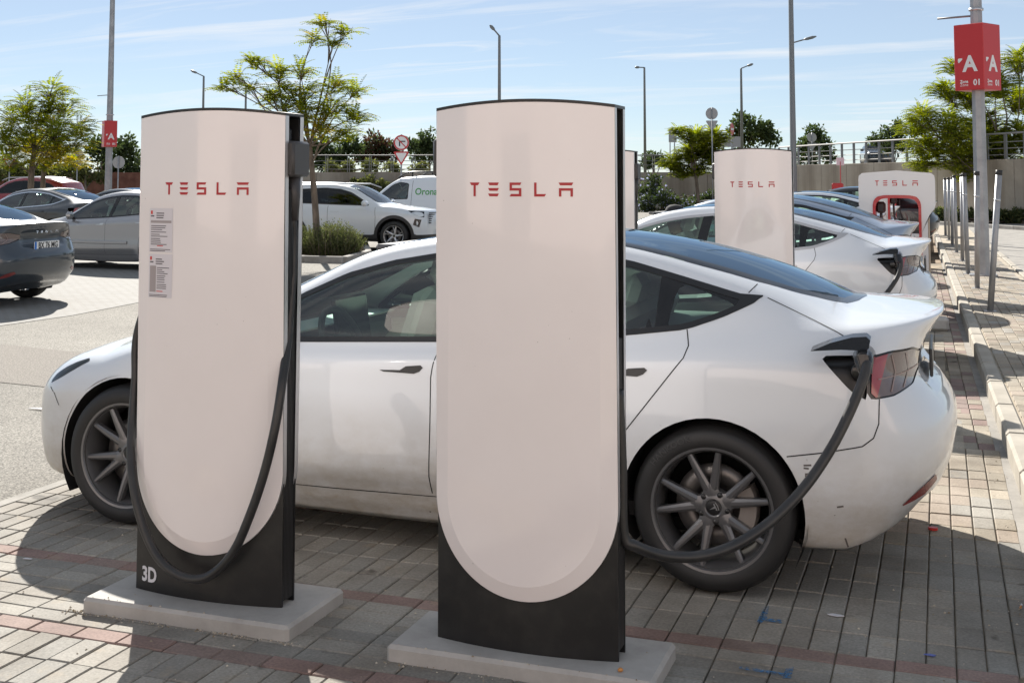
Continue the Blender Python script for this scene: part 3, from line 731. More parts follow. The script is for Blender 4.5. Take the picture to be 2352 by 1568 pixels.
    for pts in ([(4.085, .545), (4.115, .548)], [(4.085, .535), (4.105, .534)], [(4.09, .512), (4.135, .518)], [(4.09, .505), (4.125, .506)], [(4.21, .392), (4.235, .398)], [(4.235, .262), (4.245, .225)], [(4.20, .36), (4.206, .352)]):
        strip(bvh, pts, .007, -1, 'scuff_mark', M['scuff'], root, .0008, .01)
    # rear plate holder, lower skirt, wells, underbody
    m = MB(); rbox(m, (4.566, 0, .880), (.014, .53, .122), .005, -.02); m.build('number_plate', M['trim'], root)
    for x in (.841, 3.716):
        for sg in (-1, 1): well(root, x, .335, .372, sg, .90)
    m = MB(); m.box((2.35, 0, .20), (3.4, 1.3, .05)); m.build('underbody', M['wellblack'], root)
    interior(root, 1.28, 1.88, 2.78, zf=.33, hwi=.72)
    for x in (.841, 3.716):
        for sg in (-1, 1):
            st = .0
            add_wheel(WH, root, x, sg*(.79), .335, sg, rot=(1.1 if x > 2 else .55)+(0 if sg < 0 else .3), steer=st)
    return S, bvh, full
WH = wheel_meshes()
# ------------------------------------------------------------------ white car on charge in the foreground
CAR_X, CAR_Y = -.899-3.716, 5.81
car1 = empty('electric_car', (CAR_X+2.35, CAR_Y, 0), 0, 'white saloon car nearest the viewer, plugged in behind the two big chargers', 'car', 'white cars on charge')
_o = empty('tmp')
saloon(_o, M['white'])
for c in list(_o.children):
    c.parent = car1; c.location = Vector(c.location)+Vector((-2.35, 0, 0))
bpy.data.objects.remove(_o)
# ------------------------------------------------------------------ ground, paving, kerb, pavement, roads
def tint_mat(name, cols, rough=.85, grain=90., bs=.25, stain=None):
    """piece colour from the 'tint' attribute, grain and wear on top"""
    m = mat(name, (.4, .4, .4), rough, spec=.3); t = m.node_tree
    at = N(t, 'ShaderNodeAttribute', attribute_name='tint', attribute_type='GEOMETRY')
    r = noise_col(m, (.72, .72, .72), (1.12, 1.12, 1.12), grain, 5, .3, .7, target=None, coord='Position')
    r2 = noise_col(m, (.66, .63, .60), (1.08, 1.08, 1.08), 1.7, 7, .34, .6, target=None, coord='Position', seed=3.)
    a = N(t, 'ShaderNodeMixRGB', blend_type='MULTIPLY'); a.inputs[0].default_value = 1; t.links.new(at.outputs['Color'], a.inputs[1]); t.links.new(r.outputs[0], a.inputs[2])
    b = N(t, 'ShaderNodeMixRGB', blend_type='MULTIPLY'); b.inputs[0].default_value = 1; t.links.new(a.outputs[0], b.inputs[1]); t.links.new(r2.outputs[0], b.inputs[2])
    r3 = noise_col(m, (.38, .37, .36), (1, 1, 1), 4.2, 3, .27, .33, target=None, coord='Position', seed=9.)       # oil drips
    r4 = noise_col(m, (0, 0, 0), (1, 1, 1), 5.5, 7, .60, .72, target=None, coord='Position', seed=14.)            # wind-blown sand
    c_ = N(t, 'ShaderNodeMixRGB', blend_type='MULTIPLY'); c_.inputs[0].default_value = 1; t.links.new(b.outputs[0], c_.inputs[1]); t.links.new(r3.outputs[0], c_.inputs[2])
    d_ = N(t, 'ShaderNodeMixRGB'); d_.inputs[2].default_value = (.36, .29, .20, 1); q_ = N(t, 'ShaderNodeMath', operation='MULTIPLY'); q_.inputs[1].default_value = .45; t.links.new(r4.outputs[0], q_.inputs[0]); t.links.new(q_.outputs[0], d_.inputs[0]); t.links.new(c_.outputs[0], d_.inputs[1])
    t.links.new(d_.outputs[0], bsdf(m).inputs['Base Color']); bump(m, grain*2.2, bs, .0012, 4, coord='Position')
    return m
PAV = tint_mat('paver_concrete', None)
def set_tint(me, cols):
    at = me.attributes.new('tint', 'FLOAT_COLOR', 'POINT'); at.data.foreach_set('color', np.array(cols, 'f').ravel())
def paver_geo(lx, ly, t=.06, e=.0045):
    hx, hy = lx/2, ly/2
    v = [(-hx, -hy, -t), (hx, -hy, -t), (hx, hy, -t), (-hx, hy, -t), (-hx, -hy, -e), (hx, -hy, -e), (hx, hy, -e), (-hx, hy, -e), (-hx+e, -hy+e, 0), (hx-e, -hy+e, 0), (hx-e, hy-e, 0), (-hx+e, hy-e, 0)]
    f = [(0, 1, 5, 4), (1, 2, 6, 5), (2, 3, 7, 6), (3, 0, 4, 7), (4, 5, 9, 8), (5, 6, 10, 9), (6, 7, 11, 10), (7, 4, 8, 11), (8, 9, 10, 11)]
    return v, f
GREYS = [(.288, .272, .240), (.305, .287, .252), (.268, .255, .228), (.296, .275, .240), (.315, .296, .260), (.278, .268, .242)]
REDS = [(.265, .185, .162), (.25, .178, .157), (.28, .205, .18), (.255, .195, .172)]
BEIGE = [(.335, .295, .235), (.36, .315, .25), (.31, .275, .22), (.34, .285, .23)]
pav_list = []          # (cx, cy, lx, ly, colour, z)
G = .0035
def lay(x0, x1, y0, y1, lx, ly, cols, ox=0., oy=0., jit=.0012):
    nx = int(round((x1-x0)/lx)); ny = max(1, int(round((y1-y0)/ly)))
    for j in range(ny):
        for i in range(nx):
            c = RND.choice(cols); k = RND.uniform(.90, 1.09)
            pav_list.append((x0+(i+.5)*lx+ox, y0+(j+.5)*ly, lx-G-RND.uniform(0, .002), ly-G-RND.uniform(0, .0025), tuple(q*k for q in c), RND.uniform(-.003, .0015)))
X0, X1 = -4.58, .32
lay(X0, X1, 2.48, 3.68, .1, .2, GREYS)
lay(X0-.07, X1, 3.68, 3.78, .2, .1, REDS)
for r in range(6): lay(X0-.03*(r % 2)*0, X1, 3.78+.1*r, 3.88+.1*r, .2, .1, GREYS+([REDS[0]] if r in (1, 2) and False else []))
lay(X0, X1, 4.38, 4.48, .2, .1, REDS)
lay(X0, X1, 4.48, 5.48, .1, .2, GREYS)
lay(X0, -1.28, 5.48, 5.68, .1, .2, REDS+GREYS[2:3])
lay(-1.28, X1, 5.48, 5.68, .1, .2, GREYS)
lay(X0, -.3, 5.68, 8.08, .1, .2, GREYS)
lay(-.28, X1, 5.68, 8.08, .1, .2, BEIGE+GREYS[4:5])
y = 8.08
while y < 24:
    lay(-1.28, X1-.1-.0175*(y-8)-.12, y, y+.2, .1, .2, BEIGE+GREYS[:2]); lay(X1-.22-.0175*(y-8), X1-.02-.0175*(y-8), y, y+.2, .1, .2, BEIGE+REDS); y += .2
bed = MB().add([(-4.7, 1.8, -.013), (.55, 1.8, -.013), (.30, 26, -.013), (-4.7, 26, -.013)], [(0, 1, 2, 3)])
BED = mat('sandy_joint_fill', (.20, .165, .12), .95); noise_col(BED, (.07, .06, .05), (.34, .28, .19), 2.2, 8, .35, .65)
paving = tag(bed.build('paving', BED), kind='structure')
def on_screen(p):
    d = np.array(p)-_C; z = d @ _fw
    if z < .2: return None
    return CXP+FP*(d @ _r)/z, CYP-FP*(d @ _u)/z, z
def lay_objects(lst, parent, nmax, name, skip=None):
    """the nmax pieces that show largest as objects, the others as one joined part"""
    vis = []
    for k, (cx, cy, lx, ly, c, z) in enumerate(lst):
        s = on_screen((cx, cy, parent.get('top', 0.)))
        if s and -20 < s[0] < 2372 and s[1] < 1580 and not (skip and skip(cx, cy)): vis.append((s[2], k))
    vis.sort(); own = {k for _, k in vis[:nmax]}; cache = {}
    V, F, T = [], [], []
    for k, (cx, cy, lx, ly, c, z) in enumerate(lst):
        zz = parent.get('top', 0.)+z
        if k in own:
            key = (round(lx, 2), round(ly, 2), RND.randrange(9), c[0] > c[1]*1.28)
            if key not in cache:
                v, f = paver_geo(lx, ly); me = bpy.data.meshes.new(name); me.from_pydata(v, [], f); me.materials.append(PAV); set_tint(me, [(*c, 1)]*len(v)); cache[key] = me
            o = link_mesh(name, cache[key], parent, (cx, cy, zz)); o.rotation_euler = (RND.uniform(-.006, .006), RND.uniform(-.008, .008), RND.uniform(-.006, .006))
        else:
            v, f = paver_geo(lx, ly); b = len(V); rx, ry = RND.uniform(-.006, .006), RND.uniform(-.008, .008)
            V += [(x+cx, y_+cy, q+zz+ry*x+rx*y_) for x, y_, q in v]; F += [tuple(i+b for i in g) for g in f]; T += [(*c, 1)]*len(v)
    me = bpy.data.meshes.new(name); me.from_pydata(V, [], F); me.materials.append(PAV); set_tint(me, T)
    o = link_mesh(name, me, parent); o['kind'] = 'stuff'; return o
def hid(cx, cy): return (-3.2 < cx < -2.24 and 3.88 < cy < 4.34) or (-1.88 < cx < -.88 and 3.85 < cy < 4.26)
lay_objects(pav_list, paving, 300, 'paver', hid)

CONC = mat('cast_concrete', (.40, .38, .36), .85, spec=.3); noise_col(CONC, (.31, .295, .275), (.48, .465, .44), 3., 8, .3, .7, rough=.7); bump(CONC, 120, .25, .002)
KERBM = mat('kerb_concrete', (.36, .33, .28), .9, spec=.3); noise_col(KERBM, (.27, .245, .205), (.43, .395, .335), 2.6, 8, .3, .7, rough=.7); bump(KERBM, 150, .3, .002)
ASPH = mat('worn_asphalt', (.2, .19, .17), .95, spec=.25)
ra = noise_col(ASPH, (.115, .11, .10), (.39, .372, .338), 95., 4, .38, .62, target=None)
rb = noise_col(ASPH, (.70, .69, .67), (1.1, 1.09, 1.06), .45, 6, .3, .7, target=None, seed=5.); mul(ASPH, ra, rb); bump(ASPH, 160, .6, .006, 4)
ASPH2 = mat('dark_asphalt_patch', (.17, .155, .14), .95, spec=.25); noise_col(ASPH2, (.10, .09, .08), (.31, .285, .25), 80., 4, .35, .65); bump(ASPH2, 130, .6, .006, 4)
EARTH = mat('dry_earth', (.22, .16, .10), .95); noise_col(EARTH, (.16, .11, .07), (.29, .22, .15), 1.5, 8)
ROADM = mat('pale_road_surface', (.30, .285, .26), .95, spec=.25); noise_col(ROADM, (.20, .19, .175), (.37, .35, .32), 2.2, 9, .3, .7, rough=.75); bump(ROADM, 120, .4, .004)
def sheet(name, pts, z, m_, kind='structure', parent=None):
    o = MB().add([(x, y_, z) for x, y_ in pts], [tuple(range(len(pts)))]).build(name, m_, parent)
    if kind and not parent: o['kind'] = kind
    return o
sheet('ground', [(-600, -60), (600, -60), (600, 900), (-600, 900)], -.12, EARTH)
sheet('car_park_asphalt', [(-90, -40), (-4.64, -40), (-4.64, 27), (-.2, 27), (-.6, 70), (-90, 90)], -.006, ASPH)
sheet('pavement_base_near', [(-4.64, -40), (40, -40), (40, 1.8), (-4.64, 1.8)], -.01, ASPH)
sheet('road', [(1.0, -40), (60, -40), (60, 49), (.0, 56), (-.7, 70), (-.2, 40)], -.004, ROADM)
sheet('asphalt_repair', [(-40, 4.9), (-9.1, 9.85), (-7.4, 9.55), (-6.1, 8.6), (-6.4, 7.9), (-9.8, 8.25), (-40, 2.5)], -.002, ASPH2)
# flush edging stones along the left end of the bays
EDGM = mat('worn_edging', (.27, .255, .23), .9); noise_col(EDGM, (.20, .19, .17), (.32, .305, .275), 5, 7)
edg = empty('edging', (0, 0, 0)); edg['kind'] = 'structure'
for k in range(14):
    y0 = 1.8+k
    MB().box((-4.625, y0+.5, -.05), (.085, .99, .10), bev=.005).build('edging_stone', EDGM, edg)
# kerb and raised pavement on the right
def kx(y_): return .495-.0175*y_
kerb = empty('kerb', (0, 0, 0)); kerb['kind'] = 'structure'
for k in range(40):
    y0 = -1+k; a = math.atan(.0175)
    s = MB(); s.box((0, 0, 0), (.125, .992, .24), bev=.018); s.build('kerb_stone', KERBM, kerb, (kx(y0+.5)+.0625, y0+.5, .012), a)
    if k > 27: pass
sw = []
_sv = pav_list; pav_list = sw
for k in range(0, 150):
    y0 = 3.0+k*.2
    if y0 > 30: break
    n = 6 if y0 < 14 else 7
    for i in range(9):
        x = kx(y0)+.13+(i+.5)*.1; c = RND.choice(BEIGE+GREYS[3:5]); q = RND.uniform(.86, 1.08)
        if x < 1.35-.0175*(y0-15): sw.append((x, y0+.1, .1-G, .2-G, tuple(w*q for w in c), RND.uniform(-.003, .001)))
pav_list = _sv
sbed = MB().add([(kx(-2)+.12, -2, .117), (1.60, -2, .117), (.86, 44, .117), (kx(44)+.12, 44, .117), (kx(-2)+.12, -2, 0), (1.6, -2, 0), (.86, 44, 0), (kx(44)+.12, 44, 0)], [(0, 1, 2, 3), (1, 5, 6, 2), (0, 3, 7, 4)])
sbm = mat('pavement_bed', (.36, .31, .24), .95); noise_col(sbm, (.28, .24, .18), (.42, .36, .28), 5, 6)
pavement = tag(sbed.build('pavement', sbm), kind='structure'); pavement['top'] = .13
lay_objects(sw, pavement, 140, 'paver')
for k in range(34):
    y0 = 4+k; xx = 1.405-.0175*(y0-15)
    MB().box((0, 0, 0), (.10, .99, .2), bev=.012).build('kerb_stone', KERBM, kerb, (xx, y0+.5, .035), math.atan(.0175))

# ------------------------------------------------------------------ chargers
CWHITE = mat('charger_white', (.83, .78, .77), .13, coat=.6); bsdf(CWHITE).inputs['Coat Roughness'].default_value = .03
_r1 = noise_col(CWHITE, (.795, .742, .730), (.84, .788, .778), 1.8, 5, .3, .7, target=None); _r2 = noise_col(CWHITE, (.35, .33, .31), (1, 1, 1), 55., 2, .20, .235, target=None, seed=2.); mul(CWHITE, _r1, _r2)
CBLACK = mat('charger_black', (.010, .010, .0105), .38); noise_col(CBLACK, (.008, .008, .0085), (.02, .019, .018), 14., 8, .45, .75)
CGREY = mat('charger_grey_plastic', (.045, .042, .042), .42)
CRIB = mat('charger_fins', (.032, .032, .033), .42)
CEDGE = mat('charger_edge_metal', (.62, .61, .61), .35, .6)
CRED = mat('red_letters', (.42, .016, .024), .4)
CABLE = mat('cable_rubber', (.020, .020, .021), .38); noise_col(CABLE, (.015, .015, .016), (.034, .033, .032), 9, 6, .35, .75)
CGLASS = mat('charger_display', (.05, .06, .07), .08, coat=1.)
LETTERS = [[(0, 1), (.79, 1), (.66, .80), (.13, .80)], [(.31, .80), (.48, .80), (.48, 0), (.31, 0)],
    [(1.50, 1), (2.35, 1), (2.24, .80), (1.61, .80)], [(1.50, .60), (2.35, .60), (2.24, .40), (1.61, .40)], [(1.50, .20), (2.35, .20), (2.24, 0), (1.61, 0)],
    [(3.19, 1), (4.09, 1), (4.00, .82), (3.37, .82), (3.37, .60), (4.09, .60), (4.09, 0), (3.19, 0), (3.30, .18), (3.91, .18), (3.91, .42), (3.19, .42)],
    [(5.06, 1), (5.23, 1), (5.23, .18), (5.94, .18), (5.82, 0), (5.06, 0)],
    [(6.85, 1), (7.91, 1), (7.80, .80), (6.96, .80)], [(6.88, .60), (7.88, .60), (7.88, 0), (7.71, 0), (7.71, .42), (7.05, .42), (7.05, 0), (6.88, 0)]]
LNUM = [0, 0, 1, 1, 1, 2, 3, 4, 4]
def wordmark(parent, width, zmid, yf, mt, flip=1., name='letter', xo=0., th=.0015, h=1.):
    """the five letters, each an object; yf(x) gives the face, flip=-1 for the back"""
    u = width/7.91
    for L in range(5):
        m = MB()
        for k, poly in enumerate(LETTERS):
            if LNUM[k] != L: continue
            pts = [((x-3.955)*u+xo, zmid+(z-.5)*u*h) for x, z in poly]; n = len(pts)
            v = [(x*flip, yf(x)-flip*th, z) for x, z in pts]+[(x*flip, yf(x)+flip*.003, z) for x, z in pts]
            f = [tuple(range(n)), *[(i, n+i, n+(i+1) % n, (i+1) % n) for i in range(n)]]
            if flip < 0: v = [(x, -yf(abs(x))+th if i < n else -yf(abs(x))-.003, z) for i, (x, y_, z) in enumerate(v)]
            m.add(v, f)
        m.build(name, mt, parent)
CWD = .335
def cfront(x): return -(.070+.040*(1-(x/CWD)**2))
def ctop(x): return 1.868+.024*(1-(x/CWD)**2)
def uz(x): return .175+.335-sqrt(max(0., .335**2-min(abs(x), .335)**2))
def charger(loc, holster, label, group):
    root = empty('charging_post', loc, 0, label, 'charger', group)
    def lens(m, z0f, z1f, yin, w, grow=0., n=24, s=-1):
        """slab between the curved face and the plane yin (front if s = -1)"""
        rings = []
        for k in range(n+1):
            x = -w+2*w*k/n; yf = -s*(cfront(x)+grow)*1.
            rings.append([Vector((x, yf, z0f(x))), Vector((x, s*yin, z0f(x))), Vector((x, s*yin, z1f(x))), Vector((x, yf, z1f(x)))])
        if s > 0: rings = [list(reversed(r)) for r in rings]
        m.ring(rings, True, True, False)
    for s, nm in ((-1, 'front_housing'), (1, 'rear_housing')):
        m = MB(); lens(m, lambda x: 0., lambda x: ctop(x)-.004, .038, .331, .024, s=s); m.build(nm, CBLACK, root, sharp=25)
    m = MB(); m.box((0, 0, .93), (.57, .082, 1.86)); m.build('core', CBLACK, root)
    # top cap
    m = MB(); rings = []
    for k in range(25):
        x = -CWD+2*CWD*k/24; z = ctop(x)
        rings.append([Vector((x, cfront(x)-.001, z)), Vector((x, -cfront(x)+.001, z)), Vector((x, -cfront(x)+.001, z+.011)), Vector((x, cfront(x)-.001, z+.011))])
    m.ring(rings, True, True, False); m.build('top_cap', CBLACK, root, sharp=25)
    # white panels front and back with a U-shaped foot
    for s in (-1, 1):
        S = Surf(); nx, nz = 60, 130; fs = []; I = {}
        for i in range(nx+1):
            for k in range(nz+1):
                x = -CWD+2*CWD*i/nx; z = .17+(1.868-.17)*k/nz
                I[i, k] = len(S.V); S.V.append((x, 0., z)); S.Nn.append((0, -1., 0)); S.A.append(0.)
        for i in range(nx):
            for k in range(nz): fs.append((I[i, k], I[i+1, k], I[i+1, k+1], I[i, k+1]))
        def dist(x, z):
            zc = .51; r = np.where(z < zc, np.hypot(x, z-zc), np.abs(x)); return .335-r
        ins, _ = S.clip(fs, lambda x, y_, z, A: -(dist(x, z)-.0008))
        field, rim = S.clip(ins, lambda x, y_, z, A: .054-dist(x, z))
        V = np.array(S.V)
        def place(faces, nm, par, israw):
            used = sorted({i for f in faces for i in f}); mp_ = {u: q for q, u in enumerate(used)}; P = V[used]; x, z = P[:, 0], P[:, 2]
            crown = .024*(1-(x/CWD)**2)*np.clip((z-1.2)/.668, 0, 1); 
            dd = np.clip(dist(x, z), 0, .054); sl = np.clip((1.45-z)/1.0, 0.0, 1)*.0150
            def yy(x, z): 
                dd = np.clip(dist(x, z), 0, 9); sl = np.clip((1.45-z)/1.0, 0.0, 1)*.0150
                return -(.070+.040*(1-(x/CWD)**2))+(sl*(1-dd/.054) if israw else 0*x)
            y_ = yy(x, z); e = 1e-3; xm = np.clip(x, -.3345, .3345)
            gx = (yy(xm+e*np.where(x > 0, -1, 1), z)-yy(xm, z))/(e*np.where(x > 0, -1, 1)); gz = (yy(xm, z+e)-yy(xm, z))/e
            nn = np.stack([gx, -np.ones_like(x), gz], 1); nn /= np.linalg.norm(nn, axis=1, keepdims=True)
            vv = [(float(a), float(b), float(c)) for a, b, c in zip(x, y_, z+crown)]; F2 = [tuple(mp_[i] for i in f) for f in faces]
            if s > 0: vv = [(-a, -b, c) for a, b, c in vv]; nn = nn*np.array([-1, -1, 1])
            n0 = len(vv)
            me = bpy.data.meshes.new(nm); me.from_pydata(vv, [], F2); me.materials.append(CWHITE); me.polygons.foreach_set('use_smooth', [True]*len(F2)); me.update()
            me.normals_split_custom_set_from_vertices([tuple(q) for q in nn]); return link_mesh(nm, me, par)
        pf = place(field, 'front_panel' if s < 0 else 'rear_panel', root, False); place(rim, 'panel_rim', pf, True)
        # metal edge that closes the panel's thickness
        out = [(-.335, 1.868)]+[(-.335*cos(a), .51-.335*sin(a)) for a in [pi*k/40 for k in range(41)]]+[(.335, 1.868)]
        e1, e2 = [], []
        for x, z in out:
            sl = min(1, max(0, (1.45-z)))*.0150; y0 = cfront(x)+sl
            e1.append(Vector((x, y0, z))); e2.append(Vector((x*.999, y0+.026, z+(.0 if z > .51 else .0005))))
        if s > 0: e1 = [Vector((-p.x, -p.y, p.z)) for p in e1]; e2 = [Vector((-p.x, -p.y, p.z)) for p in e2]
        n = len(e1); MB().add(e1+e2, [(i, i+1, n+i+1, n+i) for i in range(n-1)], True).build('panel_edge', CEDGE, pf)
    wordmark(root, .385, 1.585, lambda x: cfront(x), CRED)
    wordmark(root, .385, 1.585, lambda x: cfront(x), CRED, -1.)
    # side channels: cooling fins, recess, holster
    for sg in (-1, 1):
        ff = empty('cooling_fins', (0, 0, 0), parent=root)
        for k in range(7):
            y_ = -.030+.010*k
            m = MB(); m.box((sg*.308, y_, .80 if sg == holster else .55), (.044, .0042, 1.56 if sg == holster else 1.04)); m.build('fin', CRIB, ff)
        if sg == holster:
            MB().box((sg*.296, .0, 1.735), (.02, .058, .17), bev=.004).build('recess_plate', CGLASS, root)
            m = MB(); m.box((sg*.316, .016, 1.700), (.090, .130, .140), bev=.010); h = m.build('cable_holster', CGREY, root, sharp=40)
            m = MB(); m.tube([(sg*.322, .016, 1.635), (sg*.325, .016, 1.56), (sg*.322, .018, 1.46)], [.029, .026, .021], 14); m.build('plug_handle', CGREY, h)
        else:
            MB().box((sg*.300, .0, 1.59), (.026, .066, .52), bev=.006).build('recess_plate', CGREY, root)
            m = MB(); m.box((sg*.300, .0, .60), (.03, .07, .74), bev=.012); m.build('cable_cover', CBLACK, root)
    return root
ch1 = charger((-2.715, 4.105, .055), 1, 'tall white charger with paper notices stuck on it, leftmost in front', 'tall white charging posts')
ch2 = charger((-1.382, 4.043, .055), -1, 'biggest tall white charger in the middle of the picture', 'tall white charging posts')
ch4 = copy_tree(ch2); ch4.location = (-1.53, 10.57, .055); tag(ch4, 'tall white charger standing behind the roof of the nearest white car')
ch3 = copy_tree(ch1); ch3.location = (-2.86, 10.30, .055); tag(ch3, 'tall white charger mostly hidden behind the biggest charger, its right edge showing')
def plinth(x0, x1, y0, y1, label):
    m = MB(); m.box(((x0+x1)/2, (y0+y1)/2, .0), (x1-x0, y1-y0, .11), bev=.012); o = m.build('concrete_plinth', CONC)
    return tag(o, label, 'plinth', 'concrete plinths under the chargers')
plinth(-3.175, -2.262, 3.895, 4.335, 'pale concrete slab under the charger with paper notices')
plinth(-1.855, -.905, 3.868, 4.235, 'pale concrete slab under the biggest charger')
plinth(-2.0, -1.05, 10.38, 10.78, 'pale concrete slab under the charger behind the nearest car')
plinth(-3.32, -2.4, 10.1, 10.5, 'pale concrete slab under the hidden far charger')

def cable(pts, name, label, r=.0195, per=10, parent=None, group='charging cables'):
    m = MB(); m.tube(catmull([tuple(p) for p in pts], per), r, 12); o = m.build(name, CABLE, parent)
    return tag(o, label, 'cable', group) if not parent else o
# cable of charger 1: from the holster down the right side, across the foot and up the left side
c1p = [(-2.395, 4.123, 1.52)]
for x, y_, X in ((674, 560, -2.397), (671, 640, -2.396), (666, 715, -2.393), (660, 790, -2.388)): c1p.append(tuple(atX(x, y_, X)))
for x, y_, Y in ((648, 880, 4.01), (632, 980, 3.975), (607, 1085, 3.965), (575, 1180, 3.955), (535, 1268, 3.95), (480, 1322, 3.95), (425, 1325, 3.95), (372, 1290, 3.96), (335, 1225, 3.975), (311, 1140, 3.99), (301, 1050, 4.03), (304, 960, 4.075), (311, 870, 4.11), (317, 760, 4.13)):
    c1p.append(tuple(atY(x, y_, Y)))
c1p.append((-3.01, 4.13, 1.32))
cable(c1p, 'charging_cable', 'black cable looped across the foot of the charger with notices', .0175)
c2p = [(-1.060, 4.043, .95), (-1.050, 4.045, .70)]
for x, y_, Y in ((1432, 1225, 4.05), (1462, 1254, 4.07), (1530, 1276, 4.15), (1610, 1276, 4.24), (1690, 1250, 4.34), (1770, 1197, 4.44), (1845, 1122, 4.54), (1905, 1036, 4.63), (1950, 950, 4.70), (1982, 872, 4.76), (1990, 835, 4.80), (1980, 822, 4.85)):
    c2p.append(tuple(atY(x, y_, Y)))
cb2 = cable(c2p, 'charging_cable', 'black cable from the biggest charger to the plug of the nearest white car')
def plug(loc, parent):
    m = MB(); m.tube([Vector(loc)+Vector((0, .14, 0)), Vector(loc)+Vector((0, .05, 0)), Vector(loc)+Vector((.004, -.02, -.004)), Vector(loc)+Vector((.012, -.03, -.05))], [.042, .042, .036, .024], 16); m.build('plug', M['gloss_black'], parent, sharp=40)
pl = atY(1982, 826, 4.83); plug(pl, cb2)
# cables of the far chargers
cable([(-2.53, 10.31, 1.50), (-2.535, 10.28, 1.2), (-2.56, 10.2, .85), (-2.64, 10.15, .5), (-2.86, 10.13, .3), (-3.1, 10.16, .5), (-3.2, 10.28, 1.2)], 'charging_cable', 'black cable hanging on the far hidden charger')
cable([(-1.86, 10.58, 1.50), (-1.855, 10.55, 1.15), (-1.83, 10.48, .8), (-1.75, 10.43, .4)], 'charging_cable', 'black cable hanging on the left side of the charger behind the nearest car')
# ------------------------------------------------------------------ text helper
def text_mesh(txt, size, name, mt, parent=None, ext=.001, align='CENTER', bold=0., sx=1., fmap=None):
    c = bpy.data.curves.new(name, 'FONT'); c.body = txt; c.size = size; c.align_x = align; c.align_y = 'CENTER'; c.extrude = ext; c.offset = bold; c.resolution_u = 3
    o = bpy.data.objects.new(name, c); COL.objects.link(o); dg = bpy.context.evaluated_depsgraph_get(); dg.update()
    me = bpy.data.meshes.new_from_object(o.evaluated_get(dg)); bpy.data.objects.remove(o); bpy.data.curves.remove(c)
    for v in me.vertices:
        v.co.x *= sx
        if fmap: v.co = fmap(v.co)
    me.materials.clear(); me.materials.append(mt); me.name = name
    return link_mesh(name, me, parent)
# bay mark on the foot of charger 1
MARK = mat('pale_grey_print', (.62, .62, .66), .5)
text_mesh('3D', .078, 'bay_mark', MARK, ch1, .0006, 'CENTER', .0025, .82, lambda c: Vector((c.x-.258, cfront(c.x-.258)+.0225-c.z, c.y+.062)))
# paper notices on charger 1
PAPER = mat('printed_paper', (.66, .63, .66), .7); PRINT = mat('print_ink', (.10, .09, .10), .8); TABLE = mat('print_grey', (.36, .32, .32), .8); REDINK = mat('print_red', (.6, .05, .04), .8)
def notice(x0, x1, z0, z1, label, rows, head, side):
    root = empty('paper_notice', (ch1.location.x, ch1.location.y, ch1.location.z), 0, label, 'notice', 'paper notices on the charger')
    def q(a, b, c, d, off): 
        n = 6; v = []; 
        for k in range(n+1):
            x = a+(b-a)*k/n; v += [(x, cfront(x)-off, c), (x, cfront(x)-off, d)]
        return v, [(2*k, 2*k+2, 2*k+3, 2*k+1) for k in range(n)]
    MB().add(*q(x0, x1, z0, z1, .0012)).build('sheet', PAPER, root)
    m = MB(); g = MB(); r = MB(); rr = random.Random(int(z0*1000)); Wd = x1-x0; Hh = z1-z0
    for k in range(3): m.add(*q(x0+Wd*.30, x0+Wd*.30+Wd*rr.uniform(.25, .4), z1-.022-.009*k, z1-.018-.009*k, .0018))
    r.add(*q(x0+Wd*.05, x0+Wd*.13, z1-.024, z1-.010, .0018)); m.add(*q(x0+Wd*.05, x0+Wd*.2, z1-.034, z1-.029, .0018))
    zt = z1-Hh*head
    if side: g.add(*q(x0+Wd*.05, x0+Wd*.32, z0+Hh*.13, zt, .0016))
    else: g.add(*q(x0+Wd*.05, x0+Wd*.95, zt-.010, zt, .0016)); zt -= .014
    z = zt-.006
    while z > z0+.03:
        a = x0+Wd*(.36 if side else .07); m.add(*q(a, a+(x1-Wd*.06-a)*rr.uniform(.4, 1), z-.0028, z, .0020)); z -= rr.choice((.0075, .0075, .0095))
    r.add(*q(x0+Wd*.35, x0+Wd*.62, z0+.024, z0+.027, .002))
    for k in range(2): m.add(*q(x0+Wd*.04, x0+Wd*rr.uniform(.7, .95), z0+.010-.006*k, z0+.0125-.006*k, .002))
    for mm, nm, mt in ((m, 'printed_lines', PRINT), (g, 'table_shading', TABLE), (r, 'red_print', REDINK)):
        o = mm.build(nm, mt, root); o['kind'] = 'stuff'
zb = ch1.location.z
pa, pb = atY(341, 478, 4.01), atY(398, 580, 4.01); pc, pd = atY(339, 583, 4.01), atY(397, 685, 4.01)
notice(pa.x+2.715, pb.x+2.715, pb.z-zb, pa.z-zb, 'upper paper notice with a printed table on the left charger', 12, .28, False)
notice(pc.x+2.715, pd.x+2.715, pd.z-zb, pc.z-zb, 'lower paper notice with a grey column on the left charger', 12, .27, True)

# ------------------------------------------------------------------ more saloons
def recolour(root, table):
    def walk(o):
        k = o.name.split('.')[0]
        if k in table and o.type == 'MESH': override(o, table[k])
        for c in o.children: walk(c)
    walk(root)
def another(x, y_, rz, label, table, sc=(1, 1, 1), group=None, drop=()):
    c = copy_tree(car1); c.location = (x, y_, 0); c.rotation_euler = (0, 0, rz); c.scale = sc
    c['label'] = label
    if group: c['group'] = group
    elif 'group' in c: del c['group']
    recolour(c, table)
    def prune(o):
        for ch in list(o.children):
            if ch.name.split('.')[0] in drop:
                for g in list(ch.children): bpy.data.objects.remove(g)
                bpy.data.objects.remove(ch)
    prune(c); return c
PORT = ('charge_port', 'port_flap')
SCALEROOT = car1.location.copy()
car2 = another(car1.location.x-.09, 12.22, 0, 'white saloon car on charge behind the nearest one, cable at its tail', {'body': M['white2'], 'window_surround': M['satin'], 'door_handle': M['satin'], 'door_mirror': M['white2']}, group='white cars on charge')
